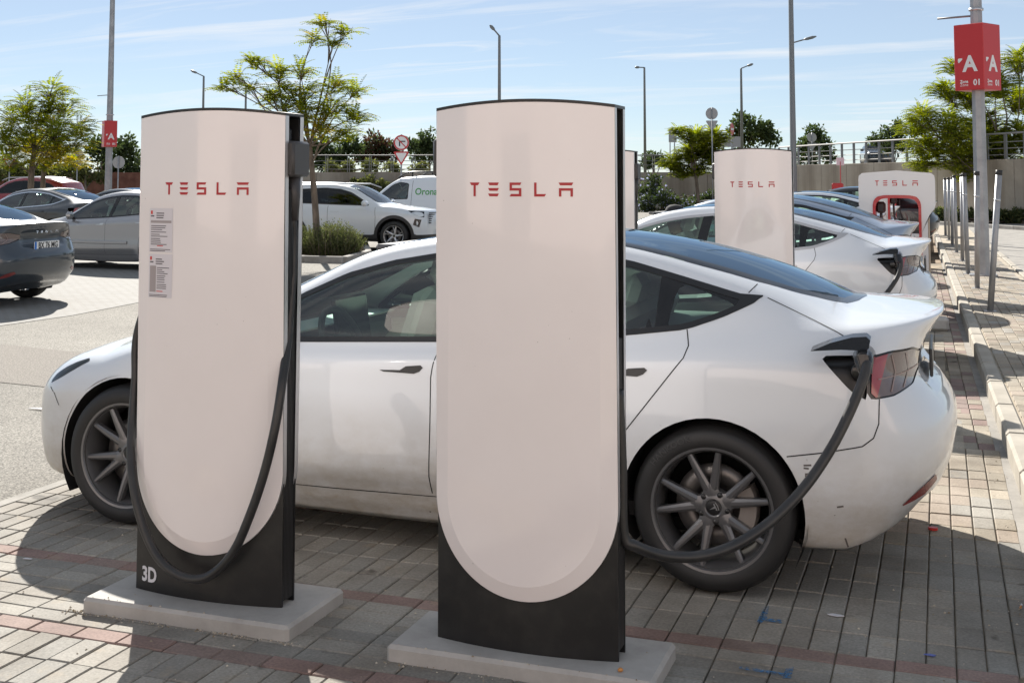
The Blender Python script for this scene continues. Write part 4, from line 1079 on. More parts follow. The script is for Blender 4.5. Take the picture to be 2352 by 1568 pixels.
car3 = another(car1.location.x-.25, 15.55, 0, 'pale bluish saloon car whose roof shows just beyond the second white car', {'body': M['bluep'], 'door_mirror': M['bluep']}, (1, 1, 1.045), drop=PORT)
_a = atY(1858, 440, 30.6)
car4 = another(_a.x+.75, 31.5, 0, 'dark saloon car farthest along the row, left of the hollow charger', {'body': M['blackp'], 'door_mirror': M['blackp'], 'windscreen': M['dark_glass']}, (1, 1, 1.06), drop=PORT)
cable([tuple(atY(2061, 585, 11.28)), tuple(atY(2069, 600, 11.22)), tuple(atY(2066, 625, 11.18)), tuple(atY(2050, 655, 11.12)), tuple(atY(2025, 685, 11.05)), (-.75, 10.9, .38), (-1.1, 10.6, .35), (-1.18, 10.57, .6)], 'charging_cable', 'black cable plugged into the second white car', .02)
cb = [o for o in COL.objects if o.name.startswith('charging_cable')][-1]; plug(atY(2061, 589, 11.24), cb)
# slate blue saloon at the left edge, seen from behind
car5 = another(-13.70, 13.00, radians(4), 'slate blue saloon car at the left edge seen from behind, number plate BX 76 MG', {'body': M['darkblue'], 'door_mirror': M['darkblue'], 'roof_glass': M['roofglass']}, drop=PORT+('number_plate',))
pl5 = MB(); pl5.box((2.262, 0, .800), (.012, .52, .112), bev=.004); pl5 = pl5.build('number_plate', M['plate'], car5)
MB().box((2.2695, -.238, .800), (.002, .040, .108)).build('blue_band', M['plateblue'], pl5)
text_mesh('BX 76 MG', .112, 'plate_characters', M['ink'], pl5, .0006, 'CENTER', .003, .84, lambda c: Vector((2.2692+c.z, c.x+.022, c.y+.800)))
wm = empty('tail_lettering', (2.255, 0, 0), pi/2, parent=car5); wordmark(wm, .46, .985, lambda x: -.012, M['chrome'], 1., th=.002, h=.55)
# silver hatchback, its side half hidden by the left charger
car6 = another(-14.95, 19.55, radians(-3), 'silver hatchback parked between the slate blue car and the left charger', {'body': M['silver'], 'roof_glass': M['silver'], 'door_mirror': M['silver'], 'door_handle': M['alu'], 'rim': M['rimsilver']}, (.93, .97, 1.03), drop=PORT)
MB().box((-.25, -.935, .50), (1.9, .018, .055), bev=.008).build('side_moulding', M['silver'], car6)
_a = atY(212, 485, 24.6)
car7 = another(_a.x-2.25, 25.3, radians(-6), 'black estate car with bright window trim behind the slate blue car', {'body': M['blackp'], 'window_surround': M['chrome'], 'door_mirror': M['blackp'], 'roof_glass': M['blackp'], 'rim': M['rimsilver']}, (1.04, 1, 1.03), drop=PORT)
_a = atD(105, 430, 36)
car8 = another(_a.x, _a.y, radians(-4), 'pale blue car whose roof shows behind the black estate car', {'body': M['bluep'], 'roof_glass': M['bluep'], 'door_mirror': M['bluep']}, (1, 1, 1.02), drop=PORT)
_a = atD(285, 430, 34)
car9 = another(_a.x, _a.y, radians(-4), 'dark car whose roof shows above the silver hatchback', {'body': M['darkblue'], 'door_mirror': M['darkblue']}, (1, 1, 1.02), drop=PORT)

# ------------------------------------------------------------------ taller cars: own profiles
def make_spec(L, hw, xs, xe, belt, rail, mid, cen, nose, rear, zb=.20, hwk=None):
    X = [xs+(xe-xs)*k/10 for k in range(11)]; f = lambda x: hw*(1-.05*max(0, (xs+.5-x)/.5)**2-.04*max(0, (x-xe+.4)/.4)**2)
    B = lambda x: interp(belt, x)
    def row(a, zf): return [(x, a*f(x), zf(x)) for x in X]
    zbel = lambda x: float(B(x)[1]); ybel = lambda x: float(B(x)[0])
    rows = [[(xs, 0, zb), (xe, 0, zb)], row(.88, lambda x: zb), row(.96, lambda x: zb+.05), row(.99, lambda x: zb+.20), row(1, lambda x: zb+.20+(zbel(x)-zb-.2)*.38), row(.995, lambda x: zb+.20+(zbel(x)-zb-.2)*.62), row(.975, lambda x: zb+.20+(zbel(x)-zb-.2)*.80),
            [(x, .5*(.975*f(x)+ybel(x)), zbel(x)-.055) for x in X], [(x, ybel(x), zbel(x)) for x in X], rail, mid, cen]
    return dict(xs=xs, xe=xe, rows=rows, nose=nose, rear=rear, n_nose=2.6, n_rear=3.2, L=L, hw=hw)
def tall_car(root, sp, paintm, dlo, screen, axles, R, arch, roofmat=None, cladding=True, glassm=None, rearpoly=None, pillars=()):
    S, faces = body_surface(sp, 56); bvh = BVHTree.FromPolygons([Vector(v) for v in S.V], [list(f) for f in faces]); full = faces
    for cx in axles: _, faces = S.clip(faces, lambda x, y, z, A, c=cx: np.maximum(np.hypot(x-c, z-R)-arch, np.maximum(A-6.2, (.5-np.abs(y)))*.3))
    d = sdf(dlo); win, faces = S.clip(faces, lambda x, y, z, A: np.maximum(d(x, z), np.maximum(6.8-A, A-9.3)*.08))
    sd = sdf(screen+[(x, -y) for x, y in reversed(screen)]); scr, faces = S.clip(faces, lambda x, y, z, A: np.maximum(sd(x, y), (8.9-A)*.1))
    if cladding:
        cl, faces = S.clip(faces, lambda x, y, z, A: np.minimum(z-(sp['rows'][1][0][2]+.16), np.minimum.reduce([np.maximum(np.hypot(x-c, z-R)-arch-.075, np.abs(y)*-1+.6) for c in axles])))
        S.objs('cladding', cl, M['plastic'], root, .004)
    S.obj('body', faces, paintm, root)
    inner, sur = S.clip(win, lambda x, y, z, A: d(x, z)+.025); S.objs('window_surround', sur, M['trim'], root, .004, .02)
    for a, b in pillars:
        pf = segd([a, b]); pi_, inner = S.clip(inner, lambda x, y, z, A: pf(x, z)-.03); S.objs('pillar_trim', pi_, M['gloss_black'], root, .002, .01)
    S.objs('side_window', inner, glassm or M['winglass'], root); S.objs('windscreen', scr, M['screen'], root)
    for x in axles:
        for sg in (-1, 1): well(root, x, R, arch, sg, sp['hw']-.02)
    m = MB(); m.box((sp['L']/2, 0, .28), (sp['L']-.8, 1.3, .05)); m.build('underbody', M['wellblack'], root)
    return S, bvh, full
SUVSP = make_spec(4.50, .93, .62, 4.10,
    belt=[(.62, .72, .985), (1.0, .78, 1.035), (1.4, .83, 1.05), (2.2, .845, 1.075), (3.2, .845, 1.11), (4.1, .80, 1.17)],
    rail=[(.62, .55, 1.01), (1.0, .66, 1.06), (1.3, .72, 1.10), (1.6, .70, 1.26), (1.95, .665, 1.44), (2.3, .645, 1.53), (3.0, .64, 1.565), (3.6, .64, 1.53), (4.1, .66, 1.42)],
    mid=[(.62, .3, 1.03), (1.0, .33, 1.085), (1.3, .36, 1.15), (1.6, .36, 1.315), (1.95, .35, 1.495), (2.3, .34, 1.585), (3.0, .34, 1.63), (3.6, .34, 1.60), (4.1, .34, 1.48)],
    cen=[(.62, 0, 1.035), (1.0, 0, 1.09), (1.3, 0, 1.165), (1.6, 0, 1.335), (1.95, 0, 1.51), (2.3, 0, 1.60), (3.0, 0, 1.65), (3.6, 0, 1.625), (4.1, 0, 1.50)],
    nose=[(.2, .22), (.10, .22), (.05, .27), (.02, .42), (.0, .58), (.01, .72), (.03, .82), (.06, .90), (.09, .945), (.12, .96), (.14, .97), (.16, .975)],
    rear=[(4.3, .3), (4.36, .3), (4.44, .36), (4.49, .48), (4.50, .68), (4.46, .86), (4.42, .98), (4.40, 1.08), (4.36, 1.17), (4.25, 1.40), (4.22, 1.44), (4.20, 1.45)], zb=.22)
def build_suv():
    root = empty('tmp')
    S, bvh, full = tall_car(root, SUVSP, M['white2'], [(1.50, 1.07), (2.2, 1.085), (3.3, 1.125), (3.85, 1.17), (4.0, 1.26), (3.75, 1.40), (3.3, 1.475), (2.7, 1.505), (2.3, 1.475), (2.0, 1.39), (1.7, 1.22)],
        [(1.22, .0), (1.25, .4), (1.38, .67), (1.62, .65), (1.95, .60), (2.12, .56), (2.16, 0)], (.87, 3.55), .355, .42, glassm=M['dark_glass'], pillars=[((2.55, 1.0), (2.62, 1.6)), ((3.45, 1.0), (3.5, 1.6))])
    w = wheel_meshes(.355, .245, .23, 'swirl', M['rimsilver'])
    for x in (.87, 3.55):
        for sg in (-1, 1): add_wheel(w, root, x, sg*.80, .355, sg, rot=.4)
    interior(root, 1.45, 2.05, 2.95, zf=.45, hwi=.70, col=M['cabin_grey'], zdash=1.05)
    for sg in (-1, 1):
        for pts in ([(1.36, 1.03), (1.33, .8), (1.34, .45)], [(2.56, 1.07), (2.55, .45)], [(3.42, 1.1), (3.40, .9), (3.2, .5)]): strip(bvh, pts, .008, sg, 'panel_gap', M['gap'], root)
        for xh in (2.28, 3.15): decal(bvh, [(xh, .955), (xh+.2, .96), (xh+.2, .93), (xh, .925)], sg, 'door_handle', M['white2'], root, .012, .02)
        decal(bvh, [(.20, .93), (.55, .955), (.50, .925), (.24, .80), (.17, .80)], sg, 'day_light', M['gloss_black'], root, .004, .012)
        decal(bvh, [(.22, .74), (.36, .77), (.40, .62), (.26, .56)], sg, 'headlight', M['gloss_black'], root, .004, .012)
        m = MB(); rbox(m, (1.56, sg*1.03, 1.13), (.13, .24, .15), .05); m.build('door_mirror', M['white2'], root)
        m = MB(); m.tube([(1.7, sg*.60, 1.50), (2.0, sg*.62, 1.60), (3.4, sg*.62, 1.62), (3.8, sg*.62, 1.56)], .016, 8); m.build('roof_rail', M['alu'], root)
    decal(bvh, [(-.62, .90), (.62, .90), (.55, .62), (-.55, .62)], 1, 'number_plate', M['trim'], root, .004, .01, axis='X')
    m = MB()
    for k in range(6):
        z = .66+.048*k; m.tube([(.055+.04*abs(y)**2, y, z) for y in [-.6+.1*i for i in range(13)]], .014, 6)
    o = m.build('grille', M['gloss_black'], root); o['kind'] = 'stuff'
    return root
def settle(tmp, name, loc, rz, label, cat, half, group=None):
    r = empty(name, loc, rz, label, cat, group)
    for c in list(tmp.children): c.parent = r; c.location = Vector(c.location)+Vector((-half, 0, 0))
    bpy.data.objects.remove(tmp); return r
suv = settle(build_suv(), 'suv', (0, 0, 0), 0, 'white sport utility car with black arches facing right behind the planted island', 'car', 2.25)
# front wheel contact seen at (905, 575): near side, front wheel 1.38 m ahead of the middle
fwp = atZ(905, 576); a = radians(180+7); suv.rotation_euler = (0, 0, a)
off = Matrix.Rotation(a, 2) @ Vector((.87-2.25, .86)); suv.location = (fwp.x-off.x, fwp.y-off.y, 0)
# red estate far left
suv2 = copy_tree(suv); _a = atD(58, 405, 45); suv2.location = (_a.x, _a.y, 0); suv2.rotation_euler = (0, 0, radians(8)); suv2.scale = (1.02, 1, 1.12)
suv2['label'] = 'red sport utility car under the trees at the far left'; recolour(suv2, {'body': M['redp'], 'door_mirror': M['redp'], 'door_handle': M['redp']})
# white panel van
VANSP = make_spec(4.75, .92, .62, 4.45,
    belt=[(.62, .72, 1.03), (1.0, .80, 1.10), (1.4, .85, 1.13), (2.2, .87, 1.15), (4.45, .87, 1.15)],
    rail=[(.62, .55, 1.06), (.9, .64, 1.11), (1.15, .70, 1.25), (1.5, .70, 1.50), (1.85, .69, 1.68), (2.3, .70, 1.74), (3.4, .71, 1.76), (4.45, .71, 1.74)],
    mid=[(.62, .3, 1.09), (.9, .33, 1.15), (1.15, .36, 1.30), (1.5, .37, 1.555), (1.85, .37, 1.745), (2.3, .37, 1.80), (3.4, .37, 1.82), (4.45, .37, 1.80)],
    cen=[(.62, 0, 1.10), (.9, 0, 1.165), (1.15, 0, 1.32), (1.5, 0, 1.575), (1.85, 0, 1.765), (2.3, 0, 1.815), (3.4, 0, 1.835), (4.45, 0, 1.815)],
    nose=[(.2, .22), (.10, .22), (.05, .27), (.02, .42), (.0, .58), (.01, .74), (.04, .86), (.08, .95), (.12, .99), (.15, 1.01), (.17, 1.02), (.19, 1.03)],
    rear=[(4.6, .3), (4.66, .3), (4.72, .36), (4.75, .48), (4.75, .7), (4.745, .9), (4.74, 1.0), (4.735, 1.1), (4.73, 1.2), (4.69, 1.74), (4.67, 1.78), (4.65, 1.79)], zb=.22)
def build_van():
    root = empty('tmp')
    S, bvh, full = tall_car(root, VANSP, M['white2'], [(1.22, 1.12), (1.9, 1.14), (2.28, 1.15), (2.28, 1.60), (1.98, 1.64), (1.75, 1.57), (1.42, 1.33)], [(1.0, 0), (1.03, .4), (1.14, .66), (1.5, .63), (1.80, .60), (1.84, 0)], (.9, 3.65), .33, .39, cladding=False)
    w = wheel_meshes(.33, .22, .21, 'swirl', M['rimsilver'])
    for x in (.9, 3.65):
        for sg in (-1, 1): add_wheel(w, root, x, sg*.80, .33, sg)
    interior(root, 1.3, 1.9, 2.35, zf=.5, hwi=.70, col=M['cabin_grey'], zdash=1.08)
    for sg in (-1, 1):
        strip(bvh, [(2.40, 1.68), (2.40, .5)], .010, sg, 'panel_gap', M['gap'], root)
        m = MB(); m.tube([(1.85, sg*.62, 1.76), (2.1, sg*.62, 1.90), (2.3, sg*.62, 1.925), (4.3, sg*.62, 1.925)], .028, 8); m.build('roof_rack_rail', M['trim'], root)
        for x in (2.3, 3.2, 4.2):
            if sg > 0: m = MB(); m.tube([(x, -.62, 1.92), (x, .62, 1.92)], .02, 8); m.build('roof_rack_bar', M['trim'], root)
        for x in (2.3, 3.2, 4.2): m = MB(); m.tube([(x, sg*.62, 1.74), (x, sg*.62, 1.92)], .02, 6); m.build('roof_rack_foot', M['trim'], root)
        m = MB(); rbox(m, (1.30, sg*1.04, 1.20), (.13, .22, .20), .05); m.build('door_mirror', M['trim'], root)
    def fm(c):
        h = bvh.ray_cast(Vector((2.50+c.x, -3, 1.36+c.y)), Vector((0, 1, 0))); yy = h[0].y if h[0] is not None else -.9
        return Vector((2.50+c.x, yy-.004-c.z, 1.36+c.y))
    text_mesh('Orona', .27, 'lettering', M['green'], root, .001, 'LEFT', .004, 1., fm)
    return root
van = settle(build_van(), 'panel_van', (0, 0, 0), 0, 'white panel van with green lettering and black roof rack behind the white car', 'van', 2.375)
vp = atY(952, 444, 31.0); van.location = (vp.x+2.375-2.45, 31.0+.9, 0); van.rotation_euler = (0, 0, radians(-4))
# another van roof, behind the planted tree
van2 = copy_tree(van); van2.location = (-22.0, 36.5, 0); van2.rotation_euler = (0, 0, radians(176)); van2.scale = (1, 1, .98)
van2['label'] = 'white van whose roof shows above the white car beside the tree trunk'
for c in list(van2.children):
    if c.name.split('.')[0] in ('lettering', 'roof_rack_rail', 'roof_rack_bar', 'roof_rack_foot'): bpy.data.objects.remove(c)
# car on the upper road behind the right-hand railing
suv3 = copy_tree(suv); recolour(suv3, {'body': M['darkblue'], 'door_mirror': M['trim']}); suv3['label'] = 'dark sport utility car on the upper road behind the right railing'

# faint raised maker's lettering on the near rear tyre
rw = [c for c in car1.children if c.name.startswith('wheel') and c.type == 'EMPTY' and c.location.x > 0 and c.location.y < 0][0]
def _arc(c):
    a = pi/2+.62-c.x/.294; r = .294+c.y; return Vector((cos(a)*r, -.1275-c.z, sin(a)*r))
text_mesh('HANKOOK', .034, 'tyre_lettering', mat('tyre_letter', (.045, .045, .046), .7), rw, .0008, 'CENTER', .0, 1.15, lambda c: _arc(Vector((c.x, c.y, c.z))))
# ------------------------------------------------------------------ building behind the viewer (mirrored in the white panels)
BPINK = mat('pale_pink_render', (.64, .545, .51), .85); noise_col(BPINK, (.61, .515, .48), (.67, .575, .54), .6, 6)
BWHT = mat('white_render', (.665, .575, .54), .8)
bdir = Vector((-sin(YAW), cos(YAW), 0)); bright = Vector((cos(YAW), sin(YAW), 0)); bo = -bdir*19
bld = empty('shopping_centre', tuple(bo), YAW, 'long pale pink building behind the viewer, seen only in reflections', 'building')
MB().box((0, -6, 4.6), (76, 12, 9.2)).build('wall', BPINK, bld); MB().box((0, -5.8, 9.35), (76.6, 12.6, .4)).build('cornice', BWHT, bld)
for px_, pw_ in ((-26, 3.0), (-9, 4.5), (14, 4.0), (29, 2.5)): MB().box((px_, .01, 4.3), (pw_, .1, 8.4), bev=.02).build('pilaster', BWHT, bld)
SHOP = mat('shop_front_glass', (.34, .31, .30), .3)
for px_, pw_ in ((-20, 7.0), (3.5, 11.0), (22, 6.0)): MB().box((px_, .03, 1.6), (pw_, .1, 2.9)).build('shop_window', SHOP, bld)

# ------------------------------------------------------------------ walls and railings at the back
RWALL = mat('retaining_wall_concrete', (.36, .32, .27), .9, spec=.3)
ra_ = noise_col(RWALL, (.27, .235, .195), (.42, .375, .315), .35, 8, .3, .7, target=None, rough=.7); rb_ = noise_col(RWALL, (.62, .58, .54), (1.05, 1.04, 1.02), 1.4, 6, .32, .62, target=None, stretch=(1, 1, .06), seed=4.); mul(RWALL, ra_, rb_)
REDW = mat('red_brick_wall', (.20, .085, .055), .9); noise_col(REDW, (.15, .06, .04), (.26, .115, .075), 2., 7)
GALV = mat('galvanised_steel', (.36, .365, .375), .5, .5); noise_col(GALV, (.26, .265, .275), (.42, .425, .435), 3.5, 6, .3, .7)
GALVD = mat('painted_grey_steel', (.20, .20, .205), .5, .3)
RAILM = mat('weathered_rail_steel', (.24, .235, .225), .65, .1)
CAPM = mat('bollard_cap', (.02, .02, .02), .6)
def P2(px, D): v = atD(px, 400, D); return Vector((v.x, v.y, 0))
def wall_run(name, A, B, zt, thick, mt, label, pw=3.0, z0=-.15):
    A, B = Vector(A), Vector(B); d = B-A; Ln = d.length; rz = math.atan2(d.y, d.x); root = empty(name, tuple(A), rz, label, 'wall')
    n = max(1, int(Ln/pw)); w = Ln/n
    MB().box((Ln/2, .02, (zt+z0)/2-.01), (Ln, thick-.06, zt-z0-.02)).build('wall_core', mt, root)
    me = MB().box((0, 0, 0), (w-.025, thick, zt-z0), bev=.01).mesh('wall_panel', mt)
    for k in range(n): link_mesh('wall_panel', me, root, (w*(k+.5), 0, (zt+z0)/2))
    return root, Ln
def railing(name, A, B, z0, h, sp, label, pw=.05, rails=3, double=True, rt=.035):
    A, B = Vector(A), Vector(B); d = B-A; Ln = d.length; rz = math.atan2(d.y, d.x); root = empty(name, (A.x, A.y, z0), rz, label, 'railing', 'steel railings on the back walls')
    n = int(Ln/sp); s = Ln/n
    m = MB().tube([(0, 0, h), (Ln, 0, h)], rt, 8); m.build('top_rail', RAILM, root)
    for k in range(rails): MB().tube([(0, 0, h*(.18+.245*k)), (Ln, 0, h*(.18+.245*k))], .02, 6).build('rail', RAILM, root)
    me = MB()
    if double:
        for q in (-.06, .06): me.box((q, 0, h/2-.02), (.03, .06, h-.04))
        pm = [MB().box((q, 0, h/2-.02), (.035, .06, h-.04)).mesh('post', RAILM) for q in (-.06, .06)]
    else: pm = [MB().box((0, 0, h/2-.02), (pw, .05, h-.04)).mesh('post', GALVD)]
    for k in range(n+1):
        for q in pm: link_mesh('post', q, root, (k*s, 0, 0))
    return root
wa, wb = P2(600, 70), P2(1752, 70)
wall_run('retaining_wall', wa, wb, 2.18, .32, RWALL, 'stained concrete wall with a thin railing behind the white car and flowering hedge')
railing('railing', wa, wb, 2.18, 1.0, 1.26, 'slim steel railing on the far concrete wall')
for px in (1700, 1722):
    b = P2(px, 69.5); m = MB(); m.tube([(b.x, b.y, 1.9), (b.x, b.y, 2.62), (b.x+.06, b.y+.02, 2.68), (b.x+.55, b.y+.2, 2.68), (b.x+.6, b.y+.22, 2.6), (b.x+.6, b.y+.22, 1.9)], .05, 8)
    tag(m.build('hoop_barrier', GALV), 'bent steel hoop at the %s end of the slim railing' % ('left' if px == 1700 else 'right'), 'barrier')
ra1, rb1 = P2(1790, 68), P2(2560, 42)
wall_run('ramp_wall', ra1, rb1, 2.54, .35, RWALL, 'high bare concrete wall behind the hollow charger and bollards', 2.6)
railing('ramp_railing', ra1, rb1, 2.54, 1.05, 1.2, 'heavy railing with broad flat posts on the right wall', .17, 3, False, .04)
wall_run('brick_wall', P2(-120, 82), P2(345, 82), 2.25, .3, REDW, 'low brick red wall behind the parked cars at the left', 4.)
GRASS = mat('dry_grass_bank', (.12, .12, .05), .95); noise_col(GRASS, (.07, .08, .03), (.20, .17, .085), .8, 8, .3, .7)
bk = MB(); pts = [P2(-700, 84), P2(345, 84), P2(600, 70.4), P2(1752, 70.4), P2(1790, 68.5), P2(2560, 42.5), P2(3600, 40)]
far = [p+(p-Vector((0, 0, 0))).normalized()*500 for p in pts]; n = len(pts)
bk.add([(p.x, p.y, 2.05) for p in pts]+[(p.x, p.y, 2.2) for p in far]+[(p.x, p.y, -.2) for p in pts], [(i, i+1, n+i+1, n+i) for i in range(n-1)]+[(2*n+i, 2*n+i+1, i+1, i) for i in range(n-1)])
tag(bk.build('upper_ground', GRASS), kind='structure')
b = atD(2012, 400, 86); suv3.location = (b.x, b.y, 2.75); suv3.rotation_euler = (0, 0, radians(100)); suv3.scale = (1, 1, 1)
MB().box((0, 0, .28), (8, 12, 1.1)).build('upper_road', ROADM, None, (b.x, b.y, 1.92)); tag(bpy.data.objects['upper_road'], kind='structure')

# ------------------------------------------------------------------ bollards, light poles, signs
tops = [(960, 265), (988, 262), (1018, 258), (1033, 245), (1092, 235), (1108, 228), (1207, 215), (1378, 205)]
bases = [(968, 705), (994, 740), (1020, 780), (1052, 835), (1097, 900), (1140, 1000), (1210, 1110), (1310, 1285)]
names = ['farthest', 'second farthest', 'third farthest', 'fourth farthest', 'fourth nearest', 'third nearest', 'second nearest', 'nearest']
for k, ((tx, ty), (bx, by)) in enumerate(zip(tops, bases)):
    c = lambda x, y: ((2000+x/3.136)*.9408, (350+y/3.136)*.9408)
    B = atZ(*c(bx, by), .13); T = atY(*c(tx, ty), B.y+RND.uniform(-.02, .03)); ax = (T-B)
    root = empty('bollard', tuple(B), 0, 'tall slim steel post, %s of the row along the kerb' % names[k], 'bollard', 'slim steel posts along the kerb')
    r = .036
    m = MB().tube([(0, 0, 0), tuple(ax*.97)], r, 16); m.build('tube', GALV, root); MB().tube([tuple(ax*.965), tuple(ax)], r*1.05, 16).build('cap', CAPM, root)
    MB().box((0, 0, .003), (.14, .14, .008)).build('base_plate', GALV, root); MB().tube([tuple(ax*.78), tuple(ax*.795)], r*1.03, 16).build('band', M['alu'], root)
REDS_ = mat('sign_red', (.50, .022, .026), .35); SWHT = mat('sign_white', (.74, .73, .73), .4); SBACK = mat('sign_back_grey', (.36, .36, .36), .5, .4); DARKPOLE = mat('dark_grey_pole', (.19, .20, .21), .5, .3)
def zone_pole(x, y, z0, h, rz, r0, label, rods=((4.28, -.62),), faces=2, zs=3.16, zt=4.25):
    root = empty('zone_light_pole', (x, y, z0), 0, label, 'light pole', 'light poles with red zone signs')
    n = 8; rings = [[Vector((r*cos(2*pi*k/n+.3), r*sin(2*pi*k/n+.3), z)) for k in range(n)] for r, z in ((r0, 0), (r0*.86, 3.5), (r0*.72, 7), (r0*.5, h))]
    MB().ring(rings, True, True, False).build('pole', GALV, root); MB().box((0, 0, .01), (.42, .42, .02)).build('base_plate', GALV, root)
    a = .525; zs -= z0; zt -= z0; bx = MB(); bx.box((0, 0, (zs+zt)/2), (a, a, zt-zs), bev=.008); s = bx.build('zone_sign', REDS_, root, None, rz)
    H = zt-zs
    for f in range(faces):
        ang = f*pi/2
        def put(txt, u, v, size, nm, bold=0., sx=1.):
            def fm(c):
                px, pz = -a/2+u*a+c.x, zt-v*H+c.y; q = Vector((px, -a/2-.002-c.z, pz)); return Matrix.Rotation(ang, 3, 'Z') @ q
            text_mesh(txt, size, nm, SWHT, s, .0008, 'CENTER', bold, sx, fm)
        put('A', .535, .615, .36, 'zone_letter', .012, 1.); put('Zona', .325, .872, .068, 'zone_word', .002); put('Zone', .325, .922, .068, 'zone_word'); put('01', .765, .895, .135, 'zone_number', .004)
        q = [(.13, .525), (.155, .515), (.28, .515), (.28, .535), (.17, .585), (.145, .58), (.13, .56)]
        R3 = Matrix.Rotation(ang, 3, 'Z'); MB().add([R3 @ Vector((-a/2+u*a, -a/2-.003, zt-v*H)) for u, v in q], [tuple(range(len(q)))]).build('tick', SWHT, s)
    for z, l in rods: MB().tube([(0, 0, z), (l*cos(-.2), l*sin(-.2), z-.01)], .018, 6).build('rod', GALVD, root)
    MB().lathe([(r0*.95, zt+.24), (r0*1.0, zt+.24), (r0*1.0, zt+.28), (r0*.95, zt+.28)], 'Z', 12).build('clamp_band', M['alu'], root)
    return root
lp = atZ(2258, 632, .13)
zone_pole(lp.x, lp.y, .13, 10, radians(-32), .118, 'grey light pole with big red zone A sign beside the bollards')
b = atD(249, 416, 50); zone_pole(b.x, b.y, 0, 14, YAW+radians(30), .17, 'distant grey light pole with small red zone sign at the left', ((5.30, -.8), (4.20, -.8)), zs=3.10, zt=4.20)
b = atD(1823, 416, 41)
m = MB(); m.ring([[Vector((r*cos(2*pi*k/8), r*sin(2*pi*k/8), z)) for k in range(8)] for r, z in ((.125, 0), (.095, 5), (.06, 14))], True, True, False)
root = empty('tall_pole', (b.x, b.y, 0), 0, 'tall bare grey pole rising behind the far white charger', 'pole'); m.build('pole', DARKPOLE, root); MB().box((0, 0, .01), (.45, .45, .02)).build('base_plate', DARKPOLE, root)
def lamp(px, ytop, dx, ylamp, D, label, z0=0.):
    b = atD(px, ytop, D); t = atD(px+dx, ylamp, D); root = empty('street_lamp', (b.x, b.y, z0), 0, label, 'street lamp', 'street lamps beyond the car park')
    MB().tube([(0, 0, 0), (0, 0, b.z-z0-.1), (0, 0, b.z-z0)], [.11, .065, .06], 8).build('pole', DARKPOLE, root)
    e = t-b; MB().tube([(0, 0, b.z-z0-.02), (e.x*.62, e.y*.62, b.z-z0+e.z*.62)], .04, 6).build('arm', DARKPOLE, root)
    p, q = Vector((e.x*.5, e.y*.5, b.z-z0+e.z*.5)), Vector((e.x, e.y, b.z-z0+e.z)); mid = (p+q)/2
    m = MB(); m.tube([p, p*.75+q*.25, p*.3+q*.7, q], [.035, .075, .08, .03], 8); h = m.build('lamp_head', DARKPOLE, root)
    return root
lamp(468, 175, -30, 162, 78, 'street lamp with short left arm above the left charger')
lamp(1147, 82, -22, 58, 56, 'street lamp with short left arm rising behind the biggest charger')
lamp(1480, 155, -22, 155, 76, 'street lamp with a level head just right of the biggest charger')
lamp(1702, 157, 28, 147, 74, 'street lamp with right arm above the dark tree', 2.)
lamp(1817, 99, 58, 84, 62, 'street lamp with long right arm beside the tall bare pole', 0)
lamp(565, 196, -18, 186, 80, 'thin street lamp half hidden in the planted tree')

def disc(root, z, r, mt, y=-.03, name='plate', n=28, t=.012): return MB().lathe([(0, y), (r, y), (r, y+t), (0, y+t)], 'Y', n, (0, 0, z), False).build(name, mt, root)
def ringd(root, z, r0, r1, mt, y, name): return MB().lathe([(r0, y), (r1, y), (r1, y+.004), (r0, y+.004)], 'Y', 28, (0, 0, z), False).build(name, mt, root)
def tri(root, z, s, mt, y, name, t=.008):
    h = s*.866; p = [(-s/2, h/3), (s/2, h/3), (0, -2*h/3)]; k = .10*s; q = []
    for i in range(3):
        a, b, c = Vector(p[i-1]), Vector(p[i]), Vector(p[(i+1) % 3]); q += [tuple(b+(a-b).normalized()*k), tuple(b+((a-b).normalized()+(c-b).normalized())*k*.3), tuple(b+(c-b).normalized()*k)]
    return MB().prism(q, t, Matrix.Translation((0, y+t, z)) @ Matrix.Rotation(pi/2, 4, 'X')).build(name, mt, root, sharp=20)
def sign_post(px, py, D, label, kind, back=False, r=.30, rz=None, z0=0.):
    b = atD(px, py, D); root = empty('road_sign', (b.x, b.y, z0), YAW if rz is None else rz, label, 'road sign', 'road signs at the back'); z = b.z-z0
    MB().tube([(0, 0, 0), (0, 0, z+.32)], .032, 8).build('post', GALV, root)
    f = SBACK if back else SWHT; yy = .03 if back else -.045
    if kind in ('round_tri', 'round', 'noentry'):
        pl = disc(root, z, r, f if kind != 'noentry' else REDS_, yy)
        if not back:
            if kind == 'noentry': MB().box((0, yy-.006, z), (r*1.5, .006, r*.36)).build('bar', SWHT, pl)
            else:
                ringd(root, z, r*.80, r*.98, REDS_, yy-.006, 'red_ring').parent = pl
                MB().box((0, 0, 0), (r*1.75, .005, r*.13), m=Matrix.Translation((0, yy-.010, z)) @ Matrix.Rotation(pi/4, 4, 'Y')).build('red_bar', REDS_, pl)
                MB().box((-r*.22, yy-.004, z-r*.18), (r*.15, .004, r*.55)).build('arrow_stem', M['ink'], pl); MB().box((r*.12, yy-.004, z+r*.16), (r*.8, .004, r*.15)).build('arrow_head', M['ink'], pl)
    if kind in ('round_tri', 'tri'):
        zz = z-(r*1.75 if kind == 'round_tri' else 0)
        t = tri(root, zz, r*2.1, SBACK if back else REDS_, yy, 'yield_plate')
        if not back: tri(root, zz+.0, r*1.5, SWHT, yy-.006, 'yield_field').parent = t
    return root
sign_post(922, 328, 46, 'no left turn sign above a yield sign in front of the slim railing', 'round_tri')
sign_post(22, 373, 60, 'small yield sign at the far left edge', 'tri', r=.3)
sign_post(272, 373, 58, 'pale back of a round sign beside the distant light pole', 'round', True)
